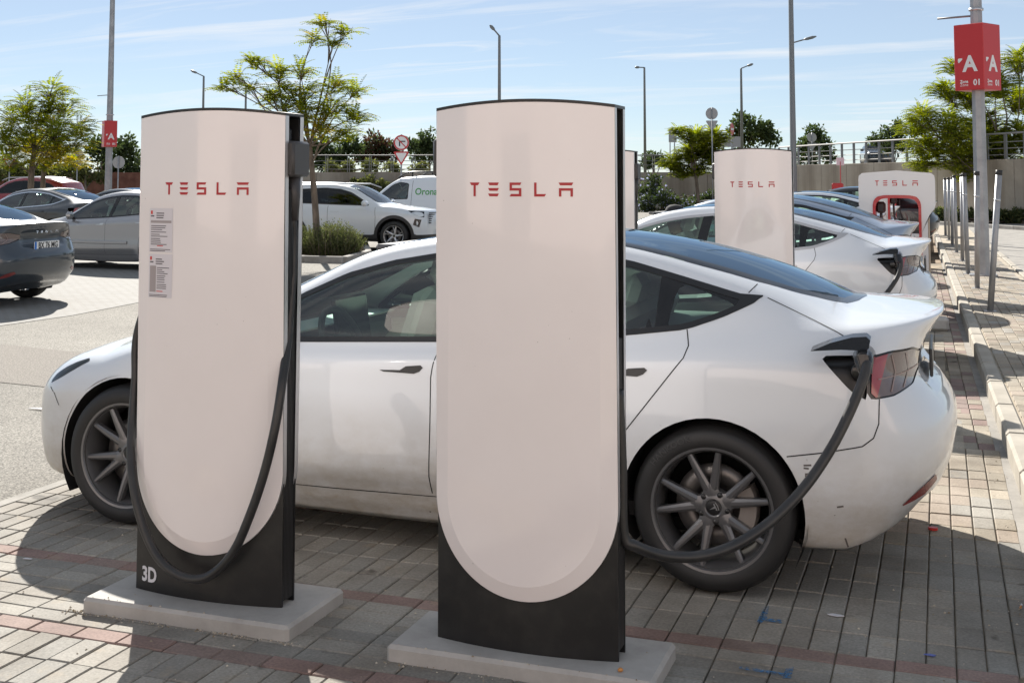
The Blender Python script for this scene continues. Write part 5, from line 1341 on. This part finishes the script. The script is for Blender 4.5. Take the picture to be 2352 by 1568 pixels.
sign_post(178, 355, 62, 'round sign back half hidden by the left tree', 'round_tri', True)
sign_post(1635, 261, 62, 'backs of a round and a triangular sign above the small tree', 'round_tri', True, .32)
sign_post(1680, 297, 66, 'red no entry sign turned aside, above the far white charger', 'noentry', False, .34, YAW+radians(62))
sign_post(1865, 316, 74, 'backs of a round and a triangular sign behind the right railing', 'round_tri', True, .30, z0=2.)
b = atD(1672, 326, 68); root = empty('direction_sign', (b.x, b.y, 0), YAW, 'grey back of a pointed direction sign above the far white charger', 'road sign')
MB().prism([(-.72, -.22), (-.45, .30), (.72, .30), (.72, -.30), (-.72, -.30)], .02, Matrix.Translation((0, 0, b.z)) @ Matrix.Rotation(pi/2, 4, 'X')).build('plate', SBACK, root)
for x in (-.25, .3): MB().tube([(x, .05, 0), (x, .05, b.z+.3)], .04, 8).build('post', GALV, root)
b = atD(1545, 312, 72); root = empty('parking_board', (b.x, b.y, 0), YAW+.7, 'small grey sign board on twin posts left of the small tree', 'road sign')
MB().box((0, 0, b.z), (.7, .03, .8), bev=.01).build('plate', SBACK, root)
for x in (-.2, .2): MB().tube([(x, .04, 0), (x, .04, b.z+.2)], .035, 8).build('post', GALV, root)
b = atD(1930, 371, 46); root = empty('flag_marker', (b.x, b.y, 0), YAW, 'small pink and white card on a thin red rod above the dark car', 'marker')
MB().tube([(0, 0, .5), (0, 0, b.z)], .016, 6).build('rod', REDS_, root); MB().box((0, 0, b.z), (.30, .01, .30)).build('card', mat('pink_card', (.72, .52, .56), .6), root)
b = atD(1924, 424, 40); tag(MB().box((b.x, b.y, b.z-.75), (.36, .4, 1.6), bev=.03).build('red_cabinet', REDS_), 'red box standing behind the roof of the dark car', 'cabinet')

# ------------------------------------------------------------------ older hollow chargers farther down the row
V3W = mat('hollow_charger_white', (.76, .75, .74), .25, coat=.5); V3R = mat('hollow_charger_red', (.50, .02, .022), .3, coat=.4); V3T = mat('hollow_charger_side', (.42, .35, .27), .5)
def hollow_charger(x, y, label):
    root = empty('hollow_charger', (x, y, 0), 0, label, 'charger', 'hollow white chargers with red frames'); n = 40
    def loop(w0, w1, zs, ztop, rr, zk):
        """open loop from the left foot over the top to the right foot; w0 leg half width, w1 head half width, zk shoulder height"""
        L = [(-w0, 0), (-w0, zk-.10), (-w0-(w1-w0)*.5, zk-.03), (-w1, zk+.04), (-w1, ztop-rr)]
        L += [(-w1+rr-rr*cos(a), ztop-rr+rr*sin(a)) for a in [pi/2*k/5 for k in range(1, 6)]]
        L += [(0, ztop+.035)]
        return L+[(-p[0], p[1]) for p in reversed(L[:-1])]
    def resample(L, N_):
        P = [Vector(p) for p in L]; S_ = [0]
        for a, b_ in zip(P[:-1], P[1:]): S_.append(S_[-1]+(b_-a).length)
        out_ = []
        for k in range(N_+1):
            s = S_[-1]*k/N_; i = max(j for j in range(len(S_)-1) if S_[j] <= s+1e-9); t = (s-S_[i])/max(1e-9, S_[i+1]-S_[i]); out_.append(P[i]*(1-t)+P[i+1]*t)
        return out_
    outer = resample(loop(.40, .505, 0, 1.78, .065, 1.27), 80); hole = resample([(-.315, .0), (-.315, .42), (-.315, 1.33), (-.30, 1.40), (-.25, 1.45), (-.17, 1.466), (0, 1.47), (.17, 1.466), (.25, 1.45), (.30, 1.40), (.315, 1.33), (.315, .42), (.315, 0)], 80)
    def frame(o1, o2, y0, y1, name, mt):
        m = MB(); N_ = len(o1)
        v = [(p.x, y0, p.y) for p in o1]+[(p.x, y0, p.y) for p in o2]+[(p.x, y1, p.y) for p in o1]+[(p.x, y1, p.y) for p in o2]
        f = []
        for i in range(N_-1): f += [(i, N_+i, N_+i+1, i+1), (2*N_+i, 2*N_+i+1, 3*N_+i+1, 3*N_+i), (i, i+1, 2*N_+i+1, 2*N_+i), (N_+i, 3*N_+i, 3*N_+i+1, N_+i+1)]
        m.add(v, f); return m.build(name, mt, root, sharp=35)
    frame(outer, hole, -.20, .20, 'shell', V3W)
    h2 = [Vector((p.x*.90, p.y*.975 if p.y > .5 else p.y)) for p in hole]; h1 = [Vector((p.x*1.012, p.y*1.004)) for p in hole]; frame(h1, h2, -.212, .212, 'red_frame', V3R)
    for s in (-1, 1): MB().box((s*.408, 0, .62), (.03, .30, 1.16), bev=.012).build('side_cover', V3T, root)
    MB().box((0, 0, .2), (.62, .34, .40), bev=.03).build('foot', V3W, root)
    m = MB(); m.tube([(0, .205, 1.735), (0, .205, 1.735)], .001, 4)
    wordmark(root, .57, 1.64, lambda x: -.2, V3R, th=.003)
    h = MB().box((-.22, .02, 1.30), (.13, .14, .16), bev=.03).build('cable_holster', M['plastic'], root)
    MB().tube(catmull([(-.22, .02, 1.24), (-.20, .0, .95), (-.12, -.02, .70), (-.05, -.02, .52)], 6), .02, 8).build('holster_cable', CABLE, h)
    return root
hollow_charger(-.552, 17.5, 'hollow white charger with a red frame, nearest of its kind, by the bollards')
hollow_charger(-.62, 24.4, 'second hollow charger, seen through the red frame of the first')
hollow_charger(-.70, 30.6, 'third hollow charger, seen through the red frame of the first')
hollow_charger(-.76, 36.8, 'fourth hollow charger, seen through the red frame of the first')
car10 = another(-3.15, 21.6, 0, 'blue grey car seen through the opening of the nearest hollow charger', {'body': M['bluep'], 'door_mirror': M['bluep']}, drop=PORT)
car11 = another(-3.1, 28.0, 0, 'white car seen through the opening of the nearest hollow charger', {'body': M['white2'], 'door_mirror': M['white2']}, drop=PORT)
# ------------------------------------------------------------------ plants
BARK = mat('grey_brown_bark', (.16, .125, .095), .9); noise_col(BARK, (.10, .08, .06), (.23, .18, .14), 9., 6, stretch=(1, 1, .25)); bump(BARK, 30, .5, .01, stretch=(1, 1, .3))
LF_JAC = leafmat('feathery_leaf', (.10, .14, .022), (.27, .28, .035), .62)
LF_YEL = leafmat('yellowing_leaf', (.26, .22, .02), (.42, .33, .03), .5)
LF_DRK = leafmat('dark_evergreen_leaf', (.028, .045, .016), (.085, .11, .042), .38)
LF_OLV = leafmat('olive_leaf', (.060, .075, .026), (.16, .165, .06), .45)
LF_RED = leafmat('dull_red_leaf', (.060, .030, .020), (.10, .055, .035), .3)
LF_ROS = leafmat('rosemary_leaf', (.060, .075, .030), (.15, .165, .065), .3)
LF_FLW = leafmat('pale_blue_flower', (.30, .32, .50), (.48, .50, .66), .3)
class Leaves:
    def __init__(s): s.v = []; s.f = []
    def quad(s, p, d, w, n):
        """leaf from p along d (vector), half width vector w"""
        b = len(s.v); s.v += [tuple(p), tuple(p+d*.45+w), tuple(p+d), tuple(p+d*.45-w)]; s.f.append((b, b+1, b+2, b+3))
    def build(s, name, mt, parent):
        me = bpy.data.meshes.new(name); me.from_pydata(s.v, [], s.f); me.materials.append(mt); o = link_mesh(name, me, parent); o['kind'] = 'stuff'; return o
def rvec(rr): 
    while True:
        v = Vector((rr.uniform(-1, 1), rr.uniform(-1, 1), rr.uniform(-1, 1)))
        if .05 < v.length < 1: return v
def frond(L, rr, p, dirv, ln, pairs=8, lw=.16, wd=.035):
    """bipinnate leaf: drooping stalk with paired feathery pinnae"""
    side = dirv.cross(Vector((0, 0, 1)));
    if side.length < .05: side = Vector((1, 0, 0))
    side.normalize(); q = Vector(p); d = dirv.normalized()
    for k in range(pairs):
        t = (k+1)/pairs; d = (d+Vector((0, 0, -.11))).normalized(); q = q+d*(ln/pairs); sz = lw*(1.1-.75*abs(t-.4))*rr.uniform(.8, 1.15)
        for sg in (-1, 1):
            dv = (side*sg+d*.55+Vector((0, 0, -.25))).normalized()*sz; L.quad(q, dv, d*wd*rr.uniform(.8, 1.2), None)
def branch(m, a, b, r0, r1, rr, bend=.12, n=5):
    a, b = Vector(a), Vector(b); P = []; o = rvec(rr)*(b-a).length*bend
    for k in range(n+1):
        t = k/n; P.append(a.lerp(b, t)+o*sin(pi*t))
    m.tube(P, [r0+(r1-r0)*k/n for k in range(n+1)], 7, True); return P
def feather_tree(D, trunk_px, forks, clusters, label, seed, r0=.09, dens=1., ln=.55, lw=.17, yellow=(), group='feathery trees', name='feathery_tree', base_z=0.):
    rr = random.Random(seed); T = [atD(x, y, D+dd) for x, y, dd in trunk_px]; T[0].z = base_z
    root = empty(name, tuple(T[0]), 0, label, 'tree', group); O = T[0]; T = [t-O for t in T]
    m = MB(); m.tube(catmull([tuple(t) for t in T], 4), [r0*(1-.45*k/(4*(len(T)-1))) for k in range(4*(len(T)-1)+1)], 9); tr = m.build('trunk', BARK, root)
    L, Yl = Leaves(), Leaves(); bm_ = MB(); ends = []
    for cx, cy, rp in clusters:
        dd = rr.uniform(-.9, .9)*min(1.6, rp*D/FP*1.3); c = atD(cx, cy, D+dd)-O; R = rp*D/FP
        src = min(forks, key=lambda k: (T[k]-c).length) if forks else len(T)-1
        P = branch(bm_, T[-1] if rr.random() < .75 else T[max(0, len(T)-2)], c-Vector((0, 0, R*.25)), r0*.27, .007, rr, .16)
        n = int(max(24, 105*R*R/.30*dens))
        for k in range(n):
            v = rvec(rr); p = c+Vector((v.x*R, v.y*R*1.1, v.z*R*.62)); out_ = Vector((v.x, v.y, .25+.3*rr.random())).normalized()
            if k % 3 == 0: bm_.tube([P[-2].lerp(P[-1], rr.random()), p], [.010, .004], 4)
            tgt = Yl if ((cx, cy) in yellow and rr.random() < .7) or (yellow and rr.random() < .05) else L
            frond(tgt, rr, p-out_*ln*.4, out_, ln*rr.uniform(.75, 1.2), 8, lw*.86, .019*max(1., D/30))
    bm_.build('branches', BARK, root); L.build('crown', LF_JAC, root)
    if Yl.v: Yl.build('yellow_leaves', LF_YEL, root)
    return root
feather_tree(26, [(731, 560, 0), (724, 470, 0), (716, 380, 0), (712, 335, 0)], None,
    [(515, 195, 22), (545, 172, 24), (585, 140, 28), (578, 195, 24), (625, 215, 28), (640, 160, 30), (690, 158, 28), (742, 46, 20), (722, 84, 22), (795, 66, 20), (765, 95, 18), (650, 232, 36), (700, 215, 36), (770, 190, 34), (818, 205, 26), (815, 262, 32), (760, 245, 40), (735, 290, 34), (800, 296, 28), (768, 312, 24), (700, 258, 36), (660, 195, 26)],
    'slender feathery tree with yellowing leaves in the planted island, above the left charger', 11, .085, 1.45, .42, .13, yellow=((800, 295), (770, 310), (735, 290), (760, 255)))
feather_tree(41, [(70, 470, 0), (72, 400, 0), (80, 340, 0)], None,
    [(118, 205, 42), (62, 238, 40), (150, 240, 44), (105, 255, 48), (22, 262, 42), (60, 290, 55), (125, 300, 58), (180, 282, 36), (15, 320, 48), (165, 325, 44), (80, 340, 52), (130, 355, 44), (30, 365, 40), (192, 300, 22)],
    'broad feathery tree over the parked cars at the far left', 12, .13, .55, .55, .17, yellow=((130, 355), (80, 340)))
feather_tree(43, [(97, 470, 0), (100, 400, 0), (112, 345, 0)], None, [(100, 320, 45), (150, 350, 40), (60, 330, 40), (175, 370, 30), (110, 375, 30)], 'second trunk of the far left trees with yellow low leaves', 22, .11, .5, .5, .16, yellow=((175, 370), (150, 350)))
feather_tree(50, [(2318, 490, 0), (2314, 430, 0), (2306, 370, 0)], None,
    [(2195, 150, 32), (2172, 205, 38), (2225, 225, 48), (2290, 190, 50), (2340, 135, 40), (2260, 140, 30), (2120, 262, 36), (2098, 290, 34), (2180, 290, 55), (2260, 290, 60), (2340, 230, 50), (2130, 335, 48), (2200, 360, 52), (2280, 360, 56), (2350, 310, 54), (2350, 385, 40), (2120, 375, 30), (2240, 400, 34)],
    'large feathery tree behind the red zone sign at the right', 13, .17, .85, .62, .19)
feather_tree(50, [(2296, 490, 1), (2292, 420, 1), (2280, 350, 1)], None, [(2250, 330, 40), (2310, 330, 45), (2200, 330, 40)], 'thinner feathery tree close left of the large one at the right', 23, .10, .8, .6, .18)
feather_tree(64, [(1606, 445, 0), (1598, 405, 0), (1588, 378, 0)], None,
    [(1598, 312, 34), (1560, 298, 18), (1640, 312, 32), (1618, 340, 40), (1585, 350, 34), (1545, 372, 26), (1640, 360, 30), (1565, 395, 22), (1600, 385, 28)], 'small leaning feathery tree in front of the slim railing', 14, .11, 1.0, .62, .2)
def leafy(D, clusters, label, seed, mt, name='evergreen_tree', dens=1., ls=.16, trunk=None, group='dense trees and shrubs at the back', base=0., cat='tree', extra=None, flat=.8):
    rr = random.Random(seed); c0 = clusters[0]; b = atD(c0[0] if trunk is None else trunk[0], 416, D); O = Vector((b.x, b.y, base))
    root = empty(name, tuple(O), 0, label, cat, group); L = Leaves(); E2 = Leaves(); m = MB()
    zt = (atD(c0[0], c0[1], D)-O).z
    m.tube([(0, 0, 0), (.05, .02, zt*.5), (0, 0, zt)], [.12, .09, .03], 7)
    for cx, cy, rp in clusters:
        R = rp*D/FP; c = atD(cx, cy, D+rr.uniform(-1, 1)*R)-O; branch(m, (0, 0, max(.1, min(zt*.45, c.z*.6))), c, .05, .012, rr)
        n = int(52*dens*(R/ls)**1.75)
        sub = [rvec(rr)*R*.75 for _ in range(14)]
        for k in range(n):
            s_ = rr.choice(sub); v = rvec(rr).normalized(); p = c+Vector((s_.x, s_.y, s_.z*flat))+v*R*.36*rr.random()**.5
            d = (v+rvec(rr)*.8).normalized()*ls*rr.uniform(.6, 1.25); w = d.cross(rvec(rr)).normalized()*ls*.30
            tgt = E2 if extra and rr.random() < extra[1] else L
            tgt.quad(p, d, w, None)
    m.build('trunk', BARK, root); L.build('crown', mt, root)
    if E2.v: E2.build('blossom' if extra[2] else 'light_leaves', extra[0], root)
    return root
leafy(84, [(232, 345, 48), (290, 350, 46), (255, 385, 46), (310, 385, 40)], 'dark evergreen trees behind the distant zone sign at the left', 31, LF_DRK, ls=.30, dens=1.2)
leafy(80, [(30, 395, 36), (70, 400, 34), (0, 385, 40), (110, 395, 36)], 'olive green shrubs under the far left tree', 32, LF_OLV, ls=.28, dens=1.1)
leafy(78, [(195, 395, 30), (160, 392, 34), (230, 405, 24)], 'sunlit olive bush in front of the red wall', 33, LF_OLV, ls=.25, dens=1.1)
leafy(88, [(790, 345, 46), (740, 350, 44), (760, 375, 40)], 'dark green tree just right of the planted tree trunk', 34, LF_DRK, ls=.30, dens=1.3)
leafy(90, [(865, 335, 44), (895, 350, 38), (840, 350, 40)], 'dull red brown tree left of the no left turn sign', 35, LF_RED, ls=.30, dens=1.3, extra=(LF_DRK, .35, False))
leafy(86, [(985, 320, 34), (960, 345, 36), (1000, 350, 36), (945, 330, 20)], 'grey green tree right of the no left turn sign', 36, LF_DRK, ls=.26, dens=1.)
leafy(72.5, [(760, 382, 24), (800, 385, 22), (850, 384, 24), (900, 385, 22), (960, 384, 24)], 'low olive shrubs behind the slim railing', 37, LF_OLV, 'low_shrub', ls=.2, dens=1.2, base=2.05, cat='shrub')
leafy(69, [(845, 418, 26), (880, 425, 20), (815, 425, 18)], 'pale leafy bush hanging over the concrete wall behind the white car', 38, LF_OLV, 'low_shrub', ls=.2, dens=1.2, cat='shrub')
leafy(86, [(1700, 275, 24), (1735, 300, 42), (1765, 315, 32), (1705, 315, 36), (1690, 300, 20)], 'dark evergreen tree above the far white charger', 39, LF_DRK, ls=.32, dens=1.)
leafy(84, [(1872, 305, 26), (1880, 335, 34), (1850, 330, 28), (1900, 360, 24), (1850, 365, 30)], 'dark round tree behind the right railing posts', 40, LF_DRK, ls=.30, dens=1.)
leafy(80, [(2050, 310, 32), (2030, 330, 34), (2080, 330, 36), (2010, 322, 18), (2060, 285, 16)], 'thin dark tree behind the car on the upper road', 41, LF_DRK, ls=.26, dens=.8)
leafy(82, [(1500, 365, 24), (1520, 372, 20), (1485, 370, 20)], 'low dark tree top beside the street lamp right of the biggest charger', 42, LF_DRK, ls=.26, dens=1.)
leafy(64.5, [(1520, 455, 42), (1490, 445, 34), (1560, 470, 34), (1600, 462, 28), (1640, 452, 30), (1480, 480, 30), (1545, 485, 28), (1500, 420, 26), (1620, 478, 26)], 'flowering hedge with pale blue blossom before the concrete wall', 43, LF_DRK, 'flowering_hedge', ls=.16, dens=1.1, cat='hedge', extra=(LF_FLW, .10, True))
rr0 = random.Random(5)
leafy(47, [(2352-18*k, 500-6*(k % 2), 22) for k in range(0, 15)]+[(2375+20*k, 500, 24) for k in range(4)], 'low green hedge along the road at the right', 44, LF_DRK, 'clipped_hedge', ls=.16, dens=1.6, cat='hedge', extra=(LF_OLV, .4, False), flat=.6)
# kerbs of the far hedges and island
ISL = mat('island_kerb', (.33, .31, .28), .9); noise_col(ISL, (.26, .24, .215), (.38, .36, .33), 3, 6)
def isl_kerb(A, B, label_name):
    A, B = Vector(A), Vector(B); d = B-A; n = max(1, int(d.length/1.0)); rz = math.atan2(d.y, d.x)
    for k in range(n): MB().box((0, 0, 0), (d.length/n-.01, .14, .22), bev=.015).build('kerb_stone', ISL, kerb, tuple(A.lerp(B, (k+.5)/n)+Vector((0, 0, .02))), rz)
isl_kerb(atZ(2110, 513), atZ(2420, 533), '')
isl_kerb(atZ(1490, 492), atZ(1660, 492), '')
# planted island with rosemary
ip = [atZ(640, 595), atZ(700, 602), atZ(790, 604), atZ(846, 588), atZ(838, 566), atZ(700, 560)]
for k in range(len(ip)): isl_kerb(ip[k], ip[(k+1) % len(ip)], '')
isl = MB().add([(p.x, p.y, .08) for p in ip], [tuple(range(len(ip)))]).build('island_soil', EARTH); isl['kind'] = 'structure'
def rosemary(px, py, wpx, hpx, D, label, seed, n=900):
    rr = random.Random(seed); b = atZ(px, py); root = empty('rosemary_shrub', tuple(b), 0, label, 'shrub', 'rosemary shrubs in the island'); L = Leaves(); m = MB(); Rw = wpx*D/FP; H = hpx*D/FP
    for k in range(n):
        a = rr.uniform(0, 2*pi); q = sqrt(rr.random()); bx, by = cos(a)*q*Rw, sin(a)*q*Rw*.8; h = H*(1-.45*q*q)*rr.uniform(.6, 1.08); lean = Vector((bx*.25+rr.uniform(-.12, .12), by*.25+rr.uniform(-.12, .12), h))
        p0 = Vector((bx*.85, by*.85, 0)); p1 = p0+lean
        if k % 6 == 0: m.tube([p0, p1], [.010, .003], 4)
        for i in range(13):
            t = .12+.88*(i+rr.random())/13; p = p0.lerp(p1, t); v = Vector((rr.uniform(-1, 1), rr.uniform(-1, 1), .9)).normalized()*.055; L.quad(p, v, v.cross(rvec(rr)).normalized()*.010, None)
    m.build('stems', BARK, root); L.build('foliage', LF_ROS, root); return root
rosemary(762, 592, 72, 86, 25, 'bushy upright rosemary shrub in the planted island', 51, 1500)
rosemary(690, 590, 40, 70, 25.3, 'smaller rosemary shrub half hidden by the left charger', 52, 600)

# ------------------------------------------------------------------ driver in the second car, litter, paint marks
SKIN = mat('skin', (.42, .26, .19), .55); CLOTH = mat('dark_cloth', (.02, .021, .024), .9)
def person(loc):
    root = empty('person', loc, 0, 'person in dark clothes and cap sitting in the second white car', 'person')
    J = [(0, 0, .02), (.03, 0, .25), (.06, 0, .45), (.06, 0, .56), (.045, 0, .63), (.03, 0, .72), (.03, 0, .80), (-.30, .12, .05), (-.62, .13, -.22), (-.30, -.12, .05), (-.62, -.13, -.22), (.05, .20, .50), (-.10, .25, .28), (-.33, .16, .33), (.05, -.20, .50), (-.10, -.25, .28), (-.33, -.16, .33)]
    Ed = [(0, 1), (1, 2), (2, 3), (3, 4), (4, 5), (5, 6), (0, 7), (7, 8), (0, 9), (9, 10), (2, 11), (11, 12), (12, 13), (2, 14), (14, 15), (15, 16)]
    Rr = [.16, .15, .16, .07, .075, .095, .07, .085, .06, .085, .06, .065, .05, .04, .065, .05, .04]
    me = bpy.data.meshes.new('body'); me.from_pydata(J, Ed, []); o = bpy.data.objects.new('body', me); COL.objects.link(o)
    md = o.modifiers.new('s', 'SKIN'); sv = me.skin_vertices[0].data if me.skin_vertices else None
    if sv is None:
        bm = bmesh.new(); bm.from_mesh(me); bm.verts.layers.skin.verify(); bm.to_mesh(me); bm.free(); sv = me.skin_vertices[0].data
    for i, r in enumerate(Rr): sv[i].radius = (r, r)
    sv[0].use_root = True
    o.modifiers.new('d', 'SUBSURF').levels = 2
    dg = bpy.context.evaluated_depsgraph_get(); dg.update(); m2 = bpy.data.meshes.new_from_object(o.evaluated_get(dg)); bpy.data.objects.remove(o)
    m2.materials.clear(); m2.materials.append(CLOTH); m2.materials.append(SKIN)
    for p in m2.polygons:
        p.use_smooth = True
        if p.center.z > .585: p.material_index = 1
    b = link_mesh('body', m2, root)
    m = MB(); m.lathe([(.108, .70), (.110, .74), (.104, .80), (.085, .845), (.05, .868), (0, .876)], 'Z', 20, (.035, 0, 0)); m.box((-.10, 0, .735), (.12, .15, .012), bev=.005); m.build('cap', CLOTH, root)
    return root
person((car2.location.x-2.35+2.16, car2.location.y-.36, .56))
def scrap(px, py, poly, t, mt, name, label, z=0.003, rz=0.):
    b = atZ(px, py, z); o = MB().prism(poly, t).build(name, mt, None, tuple(b), rz); return tag(o, label, 'litter', 'litter on the ground')
LW = mat('scrap_white', (.62, .62, .66), .6); LO = mat('cigarette_filter', (.55, .25, .08), .8); LR = mat('red_plastic', (.55, .03, .025), .4)
scrap(2143, 1216, [(.022*cos(a), .015*sin(a)) for a in [2*pi*k/14 for k in range(14)]], .012, LR, 'bottle_cap', 'red plastic cap on the paving behind the nearest car')
scrap(1918, 1412, [(-.03, 0), (-.01, .012), (.02, .010), (.035, 0), (.01, -.014), (-.015, -.010)], .002, LW, 'paper_scrap', 'crumpled pale scrap right of the rear wheel')
scrap(2135, 1504, [(-.02, 0), (0, .01), (.022, .004), (.012, -.008)], .003, mat('scrap_blue', (.10, .14, .42), .5), 'paper_scrap', 'small blue and white wrapper at the lower right')
scrap(62, 1283, [(-.02, -.004), (.02, .002), (.02, .010), (-.016, .007)], .002, LW, 'paper_scrap', 'small white scrap in the shade at the left')
scrap(92, 938, [(-.09, -.02), (.0, .01), (.12, .02), (.10, -.02)], .004, LW, 'paper_scrap', 'white scrap on the asphalt left of the nearest car')
def butt(px, py, rz, label, white=True):
    b = atZ(px, py, .008); root = empty('cigarette_end', tuple(b), rz, label, 'litter', 'cigarette ends by the big charger')
    MB().tube([(-.014, 0, 0), (.006, 0, 0)], .004, 8).build('filter', LO, root); MB().tube([(.006, 0, 0), (.026, 0, 0)], .004, 8).build('paper', LW, root)
butt(1052, 1528, -.25, 'cigarette end nearest the left corner of the big slab'); butt(1198, 1549, .5, 'bent cigarette end left of the pair by the big slab'); butt(1245, 1553, -.2, 'long cigarette end below the big slab'); butt(1285, 1560, .1, 'cigarette end rightmost below the big slab'); butt(2345, 1392, 1.4, 'cigarette end on the shaded paving at the right edge')
BLUEP = mat('blue_spray_paint', (.03, .16, .34), .8); t = BLUEP.node_tree; nz = N(t, 'ShaderNodeTexNoise'); nz.inputs['Scale'].default_value = 60; co = N(t, 'ShaderNodeTexCoord'); t.links.new(co.outputs['Object'], nz.inputs['Vector'])
rp_ = N(t, 'ShaderNodeValToRGB'); rp_.color_ramp.elements[0].position = .35; rp_.color_ramp.elements[1].position = .62; rp_.color_ramp.elements[1].color = (.8, .8, .8, 1); t.links.new(nz.outputs['Fac'], rp_.inputs[0]); t.links.new(rp_.outputs[0], bsdf(BLUEP).inputs['Alpha'])
def mark(px_pts):
    P = [atZ(x, y, .0025) for x, y in px_pts]; MB().add(P, [tuple(range(len(P)))]).build('paint_mark', BLUEP, paving)
Zm = lambda x, y: ((1500+x/3.92)*.9408, (1350+y/3.92)*.9408)
mark([Zm(1430, 520), Zm(1480, 500), Zm(1460, 620), Zm(1400, 670), Zm(1360, 660)]); mark([Zm(1460, 620), Zm(1615, 635), Zm(1600, 665), Zm(1440, 645)])
mark([Zm(1200, 1075), Zm(1640, 1145), Zm(1620, 1170), Zm(1190, 1100)]); mark([Zm(1640, 1095), Zm(1720, 1085), Zm(1690, 1190), Zm(1610, 1195)])
# stone and droppings on the slabs, dark stains stay in the material
b = atZ(1425, 1541, .056); tag(MB().lathe([(0, 0), (.008, .002), (.010, .006), (.006, .011), (0, .012)], 'Z', 8).build('pebble', LO, None, tuple(b)), 'small tan pebble on the big slab', 'pebble')

b = atZ(2156, 761); tag(MB().box((b.x, b.y+.1, .075), (.22, .2, .15), bev=.03).build('wheel_stop', CONC), 'pale concrete block on the ground behind the second white car', 'wheel stop')
BRK = mat('bay_paving', (.3, .3, .3), .9); t = BRK.node_tree; co = N(t, 'ShaderNodeTexCoord'); br = N(t, 'ShaderNodeTexBrick'); br.inputs['Scale'].default_value = 1.; br.inputs['Brick Width'].default_value = .2; br.inputs['Row Height'].default_value = .1
br.inputs['Mortar Size'].default_value = .008; br.inputs['Color1'].default_value = (.25, .245, .232, 1); br.inputs['Color2'].default_value = (.215, .21, .198, 1); br.inputs['Mortar'].default_value = (.15, .135, .11, 1)
t.links.new(co.outputs['Object'], br.inputs['Vector']); t.links.new(br.outputs[0], bsdf(BRK).inputs['Base Color'])
bp_ = [atZ(x, y) for x, y in ((165, 724), (330, 692), (420, 610), (420, 560), (-300, 560), (-300, 790))]; sheet('bay_paving', [(p.x, p.y) for p in bp_], -.001, BRK)

# grit, dry leaf bits and pale crumbs caught on the paving: uncountable, one object
GRIT = leafmat('grit', (.20, .15, .09), (.62, .56, .46), .0); rr = random.Random(77); g = MB()
for k in range(900):
    if k < 420: x, y_ = rr.uniform(-4.5, .3), rr.uniform(3.2, 6.2)
    elif k < 640: x, y_ = rr.uniform(-3.25, -2.2), 3.885+rr.gauss(0, .014)
    elif k < 760: x, y_ = rr.uniform(-1.9, -.85), 3.858+rr.gauss(0, .014)
    else: x, y_ = .30+rr.gauss(-.03, .035), rr.uniform(4.5, 12)
    r = rr.choice((.002, .0025, .003, .004, .006)); a = rr.uniform(0, 6.28); z = .0015
    if (-3.17 < x < -2.27 and 3.9 < y_ < 4.33) or (-1.85 < x < -.91 and 3.87 < y_ < 4.23): z = .056
    c, s_ = cos(a)*r, sin(a)*r*rr.uniform(.4, 1)
    g.add([(x+c, y_+s_, z), (x-s_, y_+c, z), (x-c, y_-s_, z), (x+s_, y_-c, z), (x, y_, z+r*.8)], [(0, 1, 4), (1, 2, 4), (2, 3, 4), (3, 0, 4)])
tag(g.build('ground_litter', GRIT), 'fine grit and dry leaf crumbs scattered over the paving', 'litter', kind='stuff')
